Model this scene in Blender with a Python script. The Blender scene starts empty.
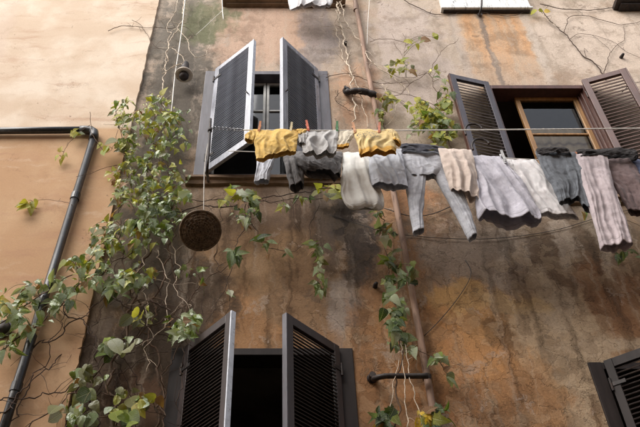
import bpy, math, random
from mathutils import Vector, Matrix, noise, kdtree

# ------------------------------------------------------------------ camera
R = math.radians
SC = bpy.context.scene
COL = SC.collection
D = 4.6            # metres from the lens to the facade
EYE = 1.6
F = 752.0          # focal length in photograph pixels (640 wide)
PITCH = R(45)

cam = bpy.data.cameras.new('camera')
cam.sensor_width = 36.0
cam.lens = F / 640 * 36
cam.shift_x = 40 / 640
cam.clip_start = 0.05
cam.clip_end = 500
cam_o = bpy.data.objects.new('camera', cam)
COL.objects.link(cam_o)
cam_o.location = (0, -D, EYE)
cam_o.rotation_euler = (math.pi / 2 + PITCH, 0, 0)
SC.camera = cam_o

# ------------------------------------------------------------------ sky and sun (bright overcast)
SUN_DIR = Vector((-0.72, -0.62, 1.0)).normalized()     # towards the sun
world = bpy.data.worlds.new('World')
SC.world = world
world.use_nodes = True
wn = world.node_tree
sky = wn.nodes.new('ShaderNodeTexSky')
sky.sky_type = 'NISHITA'
sky.sun_disc = False
sky.sun_elevation = math.asin(SUN_DIR.z)
sky.sun_rotation = math.atan2(SUN_DIR.x, SUN_DIR.y)
sky.air_density = 1.2
sky.dust_density = 4.0
sky.ozone_density = 0.6
hs = wn.nodes.new('ShaderNodeHueSaturation')
hs.inputs['Saturation'].default_value = 0.35
wn.links.new(sky.outputs[0], hs.inputs['Color'])
bg = wn.nodes['Background']
wn.links.new(hs.outputs[0], bg.inputs['Color'])
bg.inputs['Strength'].default_value = 0.15

sun = bpy.data.lights.new('sun', 'SUN')
sun.energy = 1.3
sun.angle = R(60)
sun.color = (1.0, 0.97, 0.93)
sun_o = bpy.data.objects.new('sun', sun)
COL.objects.link(sun_o)
sun_o.rotation_euler = (-SUN_DIR).to_track_quat('-Z', 'Y').to_euler()
sun_o.location = (-6, -8, 16)

SC.view_settings.view_transform = 'Standard'
SC.view_settings.look = 'None'
SC.view_settings.exposure = 0.95
SC.view_settings.gamma = 1
SC.render.engine = 'CYCLES'
SC.cycles.use_denoising = True
SC.cycles.max_bounces = 4
SC.cycles.diffuse_bounces = 2
SC.cycles.glossy_bounces = 2
SC.cycles.transmission_bounces = 3
SC.cycles.transparent_max_bounces = 6
SC.cycles.use_adaptive_sampling = True
SC.cycles.adaptive_threshold = 0.02
SC.cycles.caustics_reflective = False
SC.cycles.caustics_refractive = False

# ------------------------------------------------------------------ helpers
CT, ST = math.cos(PITCH), math.sin(PITCH)


def P(px, py, d=0.0):
    """point standing d metres in front of the facade, seen at (px, py) of the photograph"""
    u = (px - 280.0) / F
    v = (213.5 - py) / F
    t = (D - d) / (CT - v * ST)
    return Vector((u * t, -d, EYE + t * (v * CT + ST)))


def lin(c):
    out = []
    for v in c[:3]:
        v = v / 255.0
        out.append(v / 12.92 if v <= 0.04045 else ((v + 0.055) / 1.055) ** 2.4)
    return tuple(out) + (1.0,)


class MB:
    def __init__(self):
        self.v, self.f, self.uv, self.mi = [], [], {}, []

    def box(self, x0, x1, y0, y1, z0, z1, m=None):
        n = len(self.v)
        for x in (x0, x1):
            for y in (y0, y1):
                for z in (z0, z1):
                    p = Vector((x, y, z))
                    self.v.append(m @ p if m else p)
        self.f += [tuple(n + i for i in q) for q in
                   ((0, 1, 3, 2), (4, 6, 7, 5), (0, 4, 5, 1), (2, 3, 7, 6), (0, 2, 6, 4), (1, 5, 7, 3))]

    def tube(self, pts, rad, sides=6, caps=True):
        n0 = len(self.v)
        k = len(pts)
        up = None
        for i, p in enumerate(pts):
            a = pts[max(i - 1, 0)]
            b = pts[min(i + 1, k - 1)]
            t = (b - a)
            t = t.normalized() if t.length > 1e-9 else Vector((0, 0, 1))
            if up is None:
                up = t.orthogonal().normalized()
            else:
                up = (up - t * up.dot(t))
                up = up.normalized() if up.length > 1e-6 else t.orthogonal().normalized()
            w = t.cross(up)
            r = rad[i] if isinstance(rad, (list, tuple)) else rad
            for j in range(sides):
                an = 2 * math.pi * j / sides
                self.v.append(p + (up * math.cos(an) + w * math.sin(an)) * r)
        for i in range(k - 1):
            for j in range(sides):
                a = n0 + i * sides + j
                b = n0 + i * sides + (j + 1) % sides
                self.f.append((a, b, b + sides, a + sides))
        if caps:
            self.f.append(tuple(n0 + j for j in range(sides))[::-1])
            self.f.append(tuple(n0 + (k - 1) * sides + j for j in range(sides)))

    def lathe(self, prof, sides=20, m=None, caps=False):
        n0 = len(self.v)
        for (r, z) in prof:
            for j in range(sides):
                an = 2 * math.pi * j / sides
                p = Vector((r * math.cos(an), r * math.sin(an), z))
                self.v.append(m @ p if m else p)
        for i in range(len(prof) - 1):
            for j in range(sides):
                a = n0 + i * sides + j
                b = n0 + i * sides + (j + 1) % sides
                self.f.append((a, b, b + sides, a + sides))
        if caps:
            self.f.append(tuple(n0 + j for j in range(sides))[::-1])
            self.f.append(tuple(n0 + (len(prof) - 1) * sides + j for j in range(sides)))

    def mesh(self, name, mat, smooth=False, off=None):
        me = bpy.data.meshes.new(name)
        vs = [v - off for v in self.v] if off is not None else self.v
        me.from_pydata([tuple(v) for v in vs], [], self.f)
        if smooth:
            me.polygons.foreach_set('use_smooth', [True] * len(me.polygons))
        mats = mat if isinstance(mat, (list, tuple)) else [mat]
        for m in mats:
            me.materials.append(m)
        if self.uv:
            ul = me.uv_layers.new(name='UVMap')
            for lp in me.loops:
                ul.data[lp.index].uv = self.uv.get(lp.vertex_index, (0, 0))
        me.update()
        return me


def link(name, data, parent=None, loc=None):
    o = bpy.data.objects.new(name, data)
    COL.objects.link(o)
    if parent is not None:
        o.parent = parent
    if loc is not None:
        o.location = loc
    return o


def tag(o, label=None, cat=None, group=None, kind=None):
    if label:
        o['label'] = label
    if cat:
        o['category'] = cat
    if group:
        o['group'] = group
    if kind or cat:
        o['kind'] = kind or 'thing'
    return o


def thing(name, label, cat, loc=(0, 0, 0), group=None):
    o = link(name, None, None, loc)
    o.empty_display_size = 0.05
    return tag(o, label, cat, group)


def wpart(name, mb, mat, parent, smooth=False):
    """part whose vertices were given in world space"""
    off = Vector(parent.location) if parent is not None else Vector((0, 0, 0))
    if parent is not None and parent.parent is not None:
        off = off + Vector(parent.parent.location)
    return link(name, mb.mesh(name, mat, smooth, off), parent)


def bevel(o, w=0.004, seg=2):
    m = o.modifiers.new('bevel', 'BEVEL')
    m.width = w
    m.segments = seg
    m.limit_method = 'ANGLE'
    return o


def smooth_path(pts, step=0.03):
    """Catmull-Rom through pts"""
    if len(pts) == 2:
        n = max(2, int((pts[1] - pts[0]).length / step))
        return [pts[0].lerp(pts[1], i / n) for i in range(n + 1)]
    q = [pts[0] * 2 - pts[1]] + list(pts) + [pts[-1] * 2 - pts[-2]]
    out = []
    for i in range(1, len(q) - 2):
        p0, p1, p2, p3 = q[i - 1], q[i], q[i + 1], q[i + 2]
        n = max(2, int((p2 - p1).length / step))
        for k in range(n):
            t = k / n
            out.append(0.5 * ((2 * p1) + (p2 - p0) * t + (2 * p0 - 5 * p1 + 4 * p2 - p3) * t * t
                              + (3 * p1 - p0 - 3 * p2 + p3) * t ** 3))
    out.append(pts[-1].copy())
    return out


# ------------------------------------------------------------------ materials
class NT:
    def __init__(self, name):
        self.mat = bpy.data.materials.new(name)
        self.mat.use_nodes = True
        self.t = self.mat.node_tree
        self.b = self.t.nodes['Principled BSDF']
        self.out = self.t.nodes['Material Output']
        self.rag = None

    def n(self, kind, **kw):
        nd = self.t.nodes.new('ShaderNode' + kind)
        for k, v in kw.items():
            setattr(nd, k, v)
        return nd

    def l(self, a, b):
        self.t.links.new(a, b)

    def val(self, sock, v):
        if hasattr(v, 'links') or hasattr(v, 'is_linked'):
            self.l(v, sock)
        else:
            sock.default_value = v

    def math(self, op, a, b=0.0, clamp=False):
        nd = self.n('Math', operation=op, use_clamp=clamp)
        self.val(nd.inputs[0], a)
        self.val(nd.inputs[1], b)
        return nd.outputs[0]

    def vmath(self, op, a, b=None, scale=None):
        nd = self.n('VectorMath', operation=op)
        self.val(nd.inputs[0], a)
        if b is not None:
            self.val(nd.inputs[1], b)
        if scale is not None:
            self.val(nd.inputs['Scale'], scale)
        return nd.outputs['Value'] if op in ('LENGTH', 'DOT_PRODUCT', 'DISTANCE') else nd.outputs[0]

    def mix(self, fac, a, b, blend='MIX'):
        nd = self.n('Mix', data_type='RGBA', blend_type=blend)
        self.val(nd.inputs['Factor'], fac)
        self.val(nd.inputs['A'], a)
        self.val(nd.inputs['B'], b)
        return nd.outputs['Result']

    def noise(self, vec, scale, detail=4.0, rough=0.55, dist=0.0):
        nd = self.n('TexNoise')
        if vec is not None:
            self.l(vec, nd.inputs['Vector'])
        nd.inputs['Scale'].default_value = scale
        nd.inputs['Detail'].default_value = detail
        nd.inputs['Roughness'].default_value = rough
        nd.inputs['Distortion'].default_value = dist
        return nd

    def remap(self, v, a, b, c=0.0, d=1.0, smooth=True):
        nd = self.n('MapRange')
        if smooth:
            nd.interpolation_type = 'SMOOTHSTEP'
        self.val(nd.inputs['Value'], v)
        nd.inputs['From Min'].default_value = a
        nd.inputs['From Max'].default_value = b
        nd.inputs['To Min'].default_value = c
        nd.inputs['To Max'].default_value = d
        return nd.outputs[0]

    def obj(self):
        return self.n('TexCoord').outputs['Object']

    def bump(self, height, strength=0.4, dist=0.01, normal=None):
        nd = self.n('Bump')
        nd.inputs['Strength'].default_value = strength
        nd.inputs['Distance'].default_value = dist
        self.l(height, nd.inputs['Height'])
        if normal is not None:
            self.l(normal, nd.inputs['Normal'])
        return nd.outputs[0]


def simple(name, rgb, rough=0.6, metal=0.0, var=0.25, scale=12.0, bump=0.2, bscale=60.0, bdist=0.002, stretch=None,
           dirt=None, spec=None):
    t = NT(name)
    co = t.obj()
    if stretch:
        co = t.vmath('MULTIPLY', co, stretch)
    nz = t.noise(co, scale, 5)
    c = lin(rgb)
    dark = tuple(x * (1 - var) for x in c[:3]) + (1,)
    lite = tuple(min(1, x * (1 + var)) for x in c[:3]) + (1,)
    col = t.mix(t.remap(nz.outputs['Fac'], 0.3, 0.7), dark, lite)
    if dirt:
        n2 = t.noise(co, scale * 2.3, 6, 0.65)
        col = t.mix(t.remap(n2.outputs['Fac'], 0.52, 0.72), col, lin(dirt))
    t.l(col, t.b.inputs['Base Color'])
    t.b.inputs['Roughness'].default_value = rough
    t.b.inputs['Metallic'].default_value = metal
    if spec is not None:
        t.b.inputs['Specular IOR Level'].default_value = spec
    if bump:
        nb = t.noise(co, bscale, 4)
        t.l(t.bump(nb.outputs['Fac'], bump, bdist), t.b.inputs['Normal'])
    return t.mat


def patch(t, col, q, cx, cz, rx, rz, rgb, strength, soft=0.3, rect=False):
    """a worn patch, stain or painted-in shade with a ragged outline at its own place on the wall"""
    v = t.vmath('SUBTRACT', q, (cx, 0, cz))
    v = t.vmath('MULTIPLY', v, (1 / rx, 0, 1 / rz))
    if rect:
        v = t.vmath('ABSOLUTE', v)
        s = t.n('SeparateXYZ')
        t.l(v, s.inputs[0])
        ln = t.math('MAXIMUM', s.outputs[0], s.outputs[2])
    else:
        ln = t.vmath('LENGTH', v)
        if t.rag is not None:
            ln = t.math('ADD', ln, t.rag)
    m = t.remap(ln, 1 + soft, 1 - soft, 0, strength)
    return t.mix(m, col, lin(rgb))


def pxpatch(t, col, q, cx, cy, rx, ry, rgb, strength, soft=0.3, rect=False):
    c = P(cx, cy)
    w = (P(cx + rx, cy) - P(cx - rx, cy)).x / 2
    h = (P(cx, cy - ry) - P(cx, cy + ry)).z / 2
    return patch(t, col, q, c.x, c.z, w, h, rgb, strength, soft, rect)


def facade_material():
    t = NT('weathered_ochre_plaster')
    co = t.obj()
    d1 = t.noise(co, 1.3, 4, 0.6)
    d2 = t.noise(co, 7.0, 4, 0.65)
    w1 = t.vmath('SCALE', t.vmath('SUBTRACT', d1.outputs['Color'], (0.5, 0.5, 0.5)), scale=0.7)
    w2 = t.vmath('SCALE', t.vmath('SUBTRACT', d2.outputs['Color'], (0.5, 0.5, 0.5)), scale=0.16)
    q2 = t.vmath('ADD', co, w2)
    q = t.vmath('ADD', q2, w1)
    fl = t.noise(t.vmath('ADD', q2, (3, 8, 4)), 4.2, 7, 0.72)
    sn = t.noise(t.vmath('MULTIPLY', q2, (7.5, 1, 0.42)), 1.0, 5, 0.65)
    t.rag = t.math('ADD', t.math('MULTIPLY', t.math('SUBTRACT', fl.outputs['Fac'], 0.5), 1.9),
                   t.math('MULTIPLY', t.math('SUBTRACT', sn.outputs['Fac'], 0.5), 1.5))
    s = t.n('SeparateXYZ')
    t.l(q, s.inputs[0])
    z_split = P(300, 190).z
    f = t.remap(s.outputs[2], z_split - 0.7, z_split + 0.7)
    col = t.mix(f, lin((138, 103, 72)), lin((182, 160, 142)))
    bl = t.noise(q, 1.1, 4, 0.6)
    col = t.mix(t.remap(bl.outputs['Fac'], 0.46, 0.66, 0, 0.45), col, lin((176, 124, 78)))
    PT = [
        # cx, cy, rx, ry, colour, strength
        (262, 30, 55, 40, (190, 148, 124), .8), (318, 40, 18, 40, (150, 137, 134), .75),
        (360, 95, 26, 36, (188, 136, 102), .8), (415, 55, 38, 55, (186, 166, 156), .75),
        (600, 45, 66, 46, (200, 177, 160), .85), (560, 85, 50, 16, (184, 152, 130), .6),
        (185, 45, 34, 66, (116, 108, 98), .9), (207, 22, 24, 22, (112, 114, 78), .75), (170, 120, 34, 80, (98, 89, 80), .9),
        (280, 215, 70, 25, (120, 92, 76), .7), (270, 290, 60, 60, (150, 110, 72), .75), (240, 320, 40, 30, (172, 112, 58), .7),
        (300, 300, 26, 50, (128, 92, 62), .7),
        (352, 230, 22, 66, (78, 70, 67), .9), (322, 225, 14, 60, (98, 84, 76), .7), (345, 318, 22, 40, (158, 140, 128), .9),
        (393, 230, 18, 60, (168, 112, 66), .8), (380, 350, 34, 60, (158, 102, 54), .8),
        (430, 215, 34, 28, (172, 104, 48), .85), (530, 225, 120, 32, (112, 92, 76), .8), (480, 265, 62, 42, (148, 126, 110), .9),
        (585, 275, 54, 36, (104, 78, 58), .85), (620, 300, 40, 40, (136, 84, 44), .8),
        (470, 350, 80, 60, (186, 118, 48), .9), (520, 315, 60, 28, (180, 124, 62), .7), (430, 395, 60, 50, (166, 100, 44), .75),
        (565, 350, 42, 72, (174, 146, 116), .85), (545, 395, 22, 40, (182, 124, 64), .7), (520, 405, 50, 40, (150, 98, 54), .7),
        (620, 352, 50, 10, (176, 148, 120), .8),
        (130, 370, 90, 70, (76, 62, 52), .92), (185, 300, 50, 40, (80, 65, 54), .85), (150, 250, 50, 45, (98, 87, 77), .85),  # dark lower left: stain together with painted-in shade behind the vine
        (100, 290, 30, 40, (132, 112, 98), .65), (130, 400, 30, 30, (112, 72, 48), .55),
        (300, 375, 90, 40, (146, 96, 54), .6), (372, 390, 22, 60, (156, 102, 56), .75),
        (460, 300, 30, 14, (196, 146, 80), .8), (505, 335, 16, 22, (100, 68, 40), .6), (555, 300, 14, 30, (176, 152, 128), .7),
        (420, 330, 14, 30, (120, 78, 46), .6), (600, 240, 10, 46, (166, 144, 124), .75), (560, 235, 8, 40, (160, 138, 120), .7), (500, 250, 8, 34, (166, 146, 130), .75), (515, 300, 26, 10, (190, 150, 96), .7), (440, 300, 18, 10, (184, 130, 64), .7),
    ]
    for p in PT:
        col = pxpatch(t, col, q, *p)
    # ochre repaint under the upper sill: straighter edges
    a = P(465, 40)
    b = P(525, 40)
    cx, cz, hw = (a.x + b.x) / 2, P(490, 30).z, (b.x - a.x) / 2 + .05
    dr = t.noise(t.vmath('MULTIPLY', q2, (5, 1, 0.6)), 1.6, 5, 0.65)
    oc = t.mix(t.remap(dr.outputs['Fac'], .38, .66), lin((200, 138, 84)), lin((186, 150, 120)))
    v = t.vmath('ABSOLUTE', t.vmath('MULTIPLY', t.vmath('SUBTRACT', q2, (cx, 0, cz + .1)), (1 / hw, 0, 1 / 1.0)))
    sv = t.n('SeparateXYZ')
    t.l(v, sv.inputs[0])
    m = t.math('MULTIPLY', t.remap(sv.outputs[0], 1.12, .92), t.remap(sv.outputs[2], 1.25, .35, 0, .9))
    col = t.mix(m, col, oc)
    col = patch(t, col, q2, cx - .09, cz - .2, .030, 1.3, (124, 110, 102), .8, 0.5, True)
    col = patch(t, col, q2, cx - hw - .02, cz - .2, .05, 1.2, (178, 160, 148), .7, 0.5, True)
    col = patch(t, col, q2, cx + hw + .04, cz - .2, .05, 1.2, (188, 170, 156), .6, 0.5, True)
    # rain streaks
    up = t.remap(s.outputs[2], z_split + 0.2, z_split + 1.6, 1.0, 0.35)
    col = t.mix(t.math('MULTIPLY', up, t.remap(sn.outputs['Fac'], 0.50, 0.66, 0, 0.85)), col, t.mix(1.0, col, (0.42, 0.39, 0.36, 1), 'MULTIPLY'))
    sn2 = t.noise(t.vmath('MULTIPLY', t.vmath('ADD', q2, (4.4, 0, 9)), (12.0, 1, 0.5)), 1.0, 5, 0.65)
    col = t.mix(t.remap(sn2.outputs['Fac'], 0.52, 0.68, 0, 0.42), col, lin((186, 166, 146)))
    # soot
    so = t.noise(t.vmath('ADD', q2, (1, 5, 2)), 2.6, 7, 0.72)
    col = t.mix(t.remap(so.outputs['Fac'], 0.47, 0.62, 0, 0.6), col, t.mix(1.0, col, (0.52, 0.48, 0.43, 1), 'MULTIPLY'))
    # flaking chips of the top coat
    chip = t.remap(fl.outputs['Fac'], 0.60, 0.64)
    col = t.mix(t.math('MULTIPLY', chip, 0.45), col, lin((176, 154, 138)))
    chip2 = t.remap(fl.outputs['Fac'], 0.385, 0.35)
    col = t.mix(t.math('MULTIPLY', chip2, 0.5), col, lin((92, 72, 58)))
    # crazing: crack network where the coat has shrunk
    wv = t.vmath('ADD', co, t.vmath('SCALE', t.vmath('SUBTRACT', d2.outputs['Color'], (0.5, 0.5, 0.5)), scale=0.20))

    def crack(scale, width):
        vo = t.n('TexVoronoi', feature='DISTANCE_TO_EDGE')
        t.l(wv, vo.inputs['Vector'])
        vo.inputs['Scale'].default_value = scale
        return t.remap(vo.outputs['Distance'], width, 0.0)
    cr1 = crack(4.2, 0.018)
    cr2 = crack(11.0, 0.05)
    zone = t.remap(t.vmath('LENGTH', t.vmath('MULTIPLY', t.vmath('SUBTRACT', co, (P(500, 330).x, 0, P(500, 330).z)), (0.55, 0, 0.7))), 1.25, 0.6, 0.10, 1.0)
    c1 = t.math('MULTIPLY', cr1, t.math('MULTIPLY', t.remap(bl.outputs['Fac'], 0.36, 0.5), zone))
    c2 = t.math('MULTIPLY', cr2, t.math('MULTIPLY', t.remap(d1.outputs['Fac'], 0.44, 0.54), zone))
    crk = t.math('MAXIMUM', c1, t.math('MULTIPLY', c2, 0.8))
    col = t.mix(t.math('MULTIPLY', t.math('MULTIPLY', crk, t.remap(fl.outputs['Fac'], .38, .56, .15, 1)), 0.62), col, t.mix(1.0, col, (0.25, 0.23, 0.22, 1), 'MULTIPLY'))
    # each shrunken island of plaster keeps its own tone
    vc = t.n('TexVoronoi', feature='F1')
    t.l(wv, vc.inputs['Vector'])
    vc.inputs['Scale'].default_value = 11.0
    sc = t.n('SeparateColor')
    t.l(vc.outputs['Color'], sc.inputs[0])
    isl = t.math('MULTIPLY', t.remap(d1.outputs['Fac'], 0.42, 0.54), zone)
    col = t.mix(t.math('MULTIPLY', isl, t.remap(sc.outputs[0], .5, .85, 0, .28)), col, lin((182, 150, 116)))
    col = t.mix(t.math('MULTIPLY', isl, t.remap(sc.outputs[1], .55, .9, 0, .28)), col, lin((96, 66, 42)))
    # grain
    gr = t.noise(co, 60, 4, 0.75)
    col = t.mix(1.0, col, t.mix(gr.outputs['Fac'], (0.55, 0.55, 0.55, 1), (1.45, 1.45, 1.45, 1)), 'MULTIPLY')
    hs_ = t.n('HueSaturation')
    hs_.inputs['Saturation'].default_value = 0.84
    hs_.inputs['Hue'].default_value = 0.509
    t.l(col, hs_.inputs['Color'])
    t.l(hs_.outputs[0], t.b.inputs['Base Color'])
    t.b.inputs['Roughness'].default_value = 0.92
    t.b.inputs['Specular IOR Level'].default_value = 0.2
    h = t.math('ADD', t.math('MULTIPLY', gr.outputs['Fac'], 0.30), t.math('MULTIPLY', fl.outputs['Fac'], 0.9))
    h = t.math('SUBTRACT', h, t.math('MULTIPLY', cr1, t.math('MULTIPLY', zone, .2)))
    t.l(t.bump(h, 0.75, 0.016), t.b.inputs['Normal'])
    return t.mat


def left_material():
    t = NT('peach_plaster')
    co = t.obj()
    d1 = t.noise(co, 1.6, 5, 0.6)
    w1 = t.vmath('SCALE', t.vmath('SUBTRACT', d1.outputs['Color'], (0.5, 0.5, 0.5)), scale=0.35)
    q = t.vmath('ADD', co, w1)
    s = t.n('SeparateXYZ')
    t.l(co, s.inputs[0])
    zp = P(40, 131).z
    f = t.remap(s.outputs[2], zp - 0.03, zp + 0.03)
    lo = t.mix(t.remap(t.noise(q, 1.5, 5).outputs['Fac'], 0.4, 0.65), lin((184, 148, 114)), lin((196, 164, 131)))
    hi = t.mix(t.remap(t.noise(q, 1.8, 5).outputs['Fac'], 0.4, 0.65), lin((202, 180, 157)), lin((218, 202, 183)))
    col = t.mix(f, lo, hi)
    # long horizontal trowel smears
    sm = t.noise(t.vmath('MULTIPLY', q, (0.7, 1, 4.2)), 1.6, 6, 0.65)
    col = t.mix(t.remap(sm.outputs['Fac'], 0.52, 0.72, 0, 0.45), col, lin((170, 130, 106)))
    sm2 = t.noise(t.vmath('MULTIPLY', t.vmath('ADD', q, (5, 1, 2)), (0.9, 1, 3.0)), 2.0, 6, 0.65)
    col = t.mix(t.remap(sm2.outputs['Fac'], 0.55, 0.75, 0, 0.45), col, lin((216, 196, 176)))
    # grime streaks beside the corner
    for p in [(85, 98, 36, 6, (150, 122, 106), .7), (30, 78, 30, 4, (176, 142, 122), .6), (40, 40, 30, 8, (206, 160, 134), .5), (60, 20, 40, 4, (186, 150, 130), .5), (20, 225, 30, 8, (190, 146, 108), .5), (70, 180, 10, 50, (178, 134, 98), .5), (120, 60, 14, 60, (200, 178, 160), .5),
              (45, 170, 40, 20, (220, 172, 126), .5), (60, 390, 18, 60, (176, 118, 74), .5), (96, 235, 9, 70, (184, 136, 100), .55)]:
        col = pxpatch(t, col, q, *p)
    so = t.noise(q, 4.0, 8, 0.7)
    col = t.mix(t.remap(so.outputs['Fac'], 0.55, 0.72, 0, 0.3), col, t.mix(1.0, col, (0.66, 0.6, 0.55, 1), 'MULTIPLY'))
    sp = t.noise(t.vmath('ADD', co, (4, 4, 4)), 9.0, 6, 0.7)
    col = t.mix(t.remap(sp.outputs['Fac'], 0.685, 0.71, 0, 0.6), col, lin((110, 82, 66)))
    vo = t.n('TexVoronoi', feature='DISTANCE_TO_EDGE')
    t.l(t.vmath('ADD', co, t.vmath('SCALE', t.vmath('SUBTRACT', so.outputs['Color'], (0.5, 0.5, 0.5)), scale=0.5)), vo.inputs['Vector'])
    vo.inputs['Scale'].default_value = 1.1
    hair = t.math('MULTIPLY', t.remap(vo.outputs['Distance'], 0.006, 0.0), t.remap(sm.outputs['Fac'], .46, .58))
    col = t.mix(t.math('MULTIPLY', hair, .5), col, lin((120, 88, 68)))
    gr = t.noise(co, 80, 5, 0.7)
    col = t.mix(1.0, col, t.mix(gr.outputs['Fac'], (0.8, 0.8, 0.8, 1), (1.2, 1.2, 1.2, 1)), 'MULTIPLY')
    t.l(col, t.b.inputs['Base Color'])
    t.b.inputs['Roughness'].default_value = 0.9
    t.b.inputs['Specular IOR Level'].default_value = 0.2
    h = t.math('ADD', t.math('MULTIPLY', gr.outputs['Fac'], 0.2), t.math('MULTIPLY', sm.outputs['Fac'], 0.8))
    t.l(t.bump(h, 0.25, 0.005), t.b.inputs['Normal'])
    return t.mat


def cloth(name, rgb, wr=1.0, rough=0.9, tint=None, weave=420.0, edge=None, print_rgb=None):
    t = NT(name)
    co = t.obj()
    c = lin(rgb)
    nz = t.noise(co, 7.0, 5, 0.6)
    col = t.mix(t.remap(nz.outputs['Fac'], 0.3, 0.7), tuple(x * 0.84 for x in c[:3]) + (1,), tuple(min(.95, x * 1.1) for x in c[:3]) + (1,))
    if tint:
        n2 = t.noise(co, 30.0, 5, 0.7)
        col = t.mix(t.remap(n2.outputs['Fac'], 0.45, 0.68, 0, 0.6), col, lin(tint))
    uv = t.n('UVMap').outputs[0]
    su = t.n('SeparateXYZ')
    t.l(uv, su.inputs[0])
    if edge:
        m = t.remap(su.outputs[1], 0.80, 0.86)
        col = t.mix(m, col, lin(edge))
    if print_rgb:
        # loose brush scribble printed on the chest
        dd = t.vmath('LENGTH', t.vmath('MULTIPLY', t.vmath('SUBTRACT', uv, (0.36, 0.32, 0)), (3.1, 5.6, 0)))
        box = t.remap(dd, 1.08, 0.9)
        pn = t.noise(t.vmath('MULTIPLY', uv, (1.0, 1.5, 1)), 11.0, 2, 0.5, 1.2)
        ln = t.math('ABSOLUTE', t.math('SUBTRACT', pn.outputs['Fac'], 0.5))
        col = t.mix(t.math('MULTIPLY', t.remap(ln, 0.035, 0.012), box), col, lin(print_rgb))
    stitch = t.remap(t.math('ABSOLUTE', t.math('SUBTRACT', su.outputs[1], 0.945)), 0.0, 0.009, .45, 0)
    col = t.mix(stitch, col, t.mix(1.0, col, (.45, .45, .45, 1), 'MULTIPLY'))
    t.l(col, t.b.inputs['Base Color'])
    t.b.inputs['Roughness'].default_value = rough
    t.b.inputs['Specular IOR Level'].default_value = 0.15
    t.b.inputs['Sheen Weight'].default_value = 0.15
    a = t.noise(t.vmath('MULTIPLY', co, (1, 1, 0.6)), 16.0, 5, 0.62, 0.6)
    rg = t.math('ABSOLUTE', t.math('SUBTRACT', a.outputs['Fac'], 0.5))
    b = t.noise(co, 130.0, 3, 0.6)
    k2 = t.noise(t.vmath('MULTIPLY', co, (1, 1, 0.75)), 44.0, 3, 0.55, 0.8)
    rg = t.math('ADD', rg, t.math('MULTIPLY', t.math('ABSOLUTE', t.math('SUBTRACT', k2.outputs['Fac'], 0.5)), .30))
    h = t.math('ADD', t.math('MULTIPLY', rg, 1.6), t.math('MULTIPLY', b.outputs['Fac'], 0.12))
    hem = t.remap(t.math('ABSOLUTE', t.math('SUBTRACT', su.outputs[1], 0.945)), 0.0, 0.012, -0.12, 0)
    h = t.math('ADD', h, hem)
    t.l(t.bump(h, 0.38 * wr, 0.012), t.b.inputs['Normal'])
    # thin cotton lets a little daylight through
    tr = t.n('BsdfTranslucent')
    t.l(col, tr.inputs['Color'])
    mx = t.n('MixShader')
    mx.inputs[0].default_value = 0.22
    t.l(t.b.outputs[0], mx.inputs[1])
    t.l(tr.outputs[0], mx.inputs[2])
    t.l(mx.outputs[0], t.out.inputs['Surface'])
    return t.mat


def leafmat(name, stops, rough=0.34):
    t = NT(name)
    oi = t.n('ObjectInfo')
    rp = t.n('ValToRGB')
    rp.color_ramp.interpolation = 'LINEAR'
    el = rp.color_ramp.elements
    while len(el) < len(stops):
        el.new(0.5)
    for i, c in enumerate(stops):
        el[i].position = i / (len(stops) - 1)
        el[i].color = lin(c)
    co = t.obj()
    nz = t.noise(co, 26.0, 4)
    t.l(t.math('ADD', oi.outputs['Random'], t.math('MULTIPLY', t.math('SUBTRACT', nz.outputs['Fac'], 0.5), 0.35), clamp=True), rp.inputs[0])
    col = rp.outputs[0]
    # paler midrib and side veins along the blade
    s = t.n('SeparateXYZ')
    t.l(co, s.inputs[0])
    ax = t.math('ABSOLUTE', s.outputs[0])
    rib = t.remap(ax, 0.03, 0.008)
    wv = t.math('SINE', t.math('MULTIPLY', t.math('SUBTRACT', s.outputs[1], t.math('MULTIPLY', ax, 0.9)), 42.0))
    vein = t.math('MAXIMUM', rib, t.math('MULTIPLY', t.remap(wv, 0.86, 1.0), 0.55))
    col = t.mix(t.math('MULTIPLY', vein, 0.35), col, lin((196, 202, 150)))
    t.l(col, t.b.inputs['Base Color'])
    t.b.inputs['Roughness'].default_value = rough
    t.b.inputs['Specular IOR Level'].default_value = 0.6
    t.l(t.bump(t.math('ADD', nz.outputs['Fac'], t.math('MULTIPLY', vein, -0.5)), 0.5, 0.03), t.b.inputs['Normal'])
    tr = t.n('BsdfTranslucent')
    t.l(t.mix(1.0, col, (1.5, 1.5, 0.7, 1), 'MULTIPLY'), tr.inputs['Color'])
    mx = t.n('MixShader')
    mx.inputs[0].default_value = 0.28
    t.l(t.b.outputs[0], mx.inputs[1])
    t.l(tr.outputs[0], mx.inputs[2])
    t.l(mx.outputs[0], t.out.inputs['Surface'])
    return t.mat


def glassmat():
    t = NT('window_glass')
    gl = t.n('BsdfGlossy')
    gl.inputs['Roughness'].default_value = 0.04
    gl.inputs['Color'].default_value = (0.9, 0.9, 0.9, 1)
    tp = t.n('BsdfTransparent')
    tp.inputs['Color'].default_value = (0.75, 0.78, 0.76, 1)
    fr = t.n('Fresnel')
    fr.inputs['IOR'].default_value = 1.5
    mx = t.n('MixShader')
    t.l(t.math('MULTIPLY', fr.outputs[0], 1.3, clamp=True), mx.inputs[0])
    t.l(tp.outputs[0], mx.inputs[1])
    t.l(gl.outputs[0], mx.inputs[2])
    t.l(mx.outputs[0], t.out.inputs['Surface'])
    return t.mat


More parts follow.
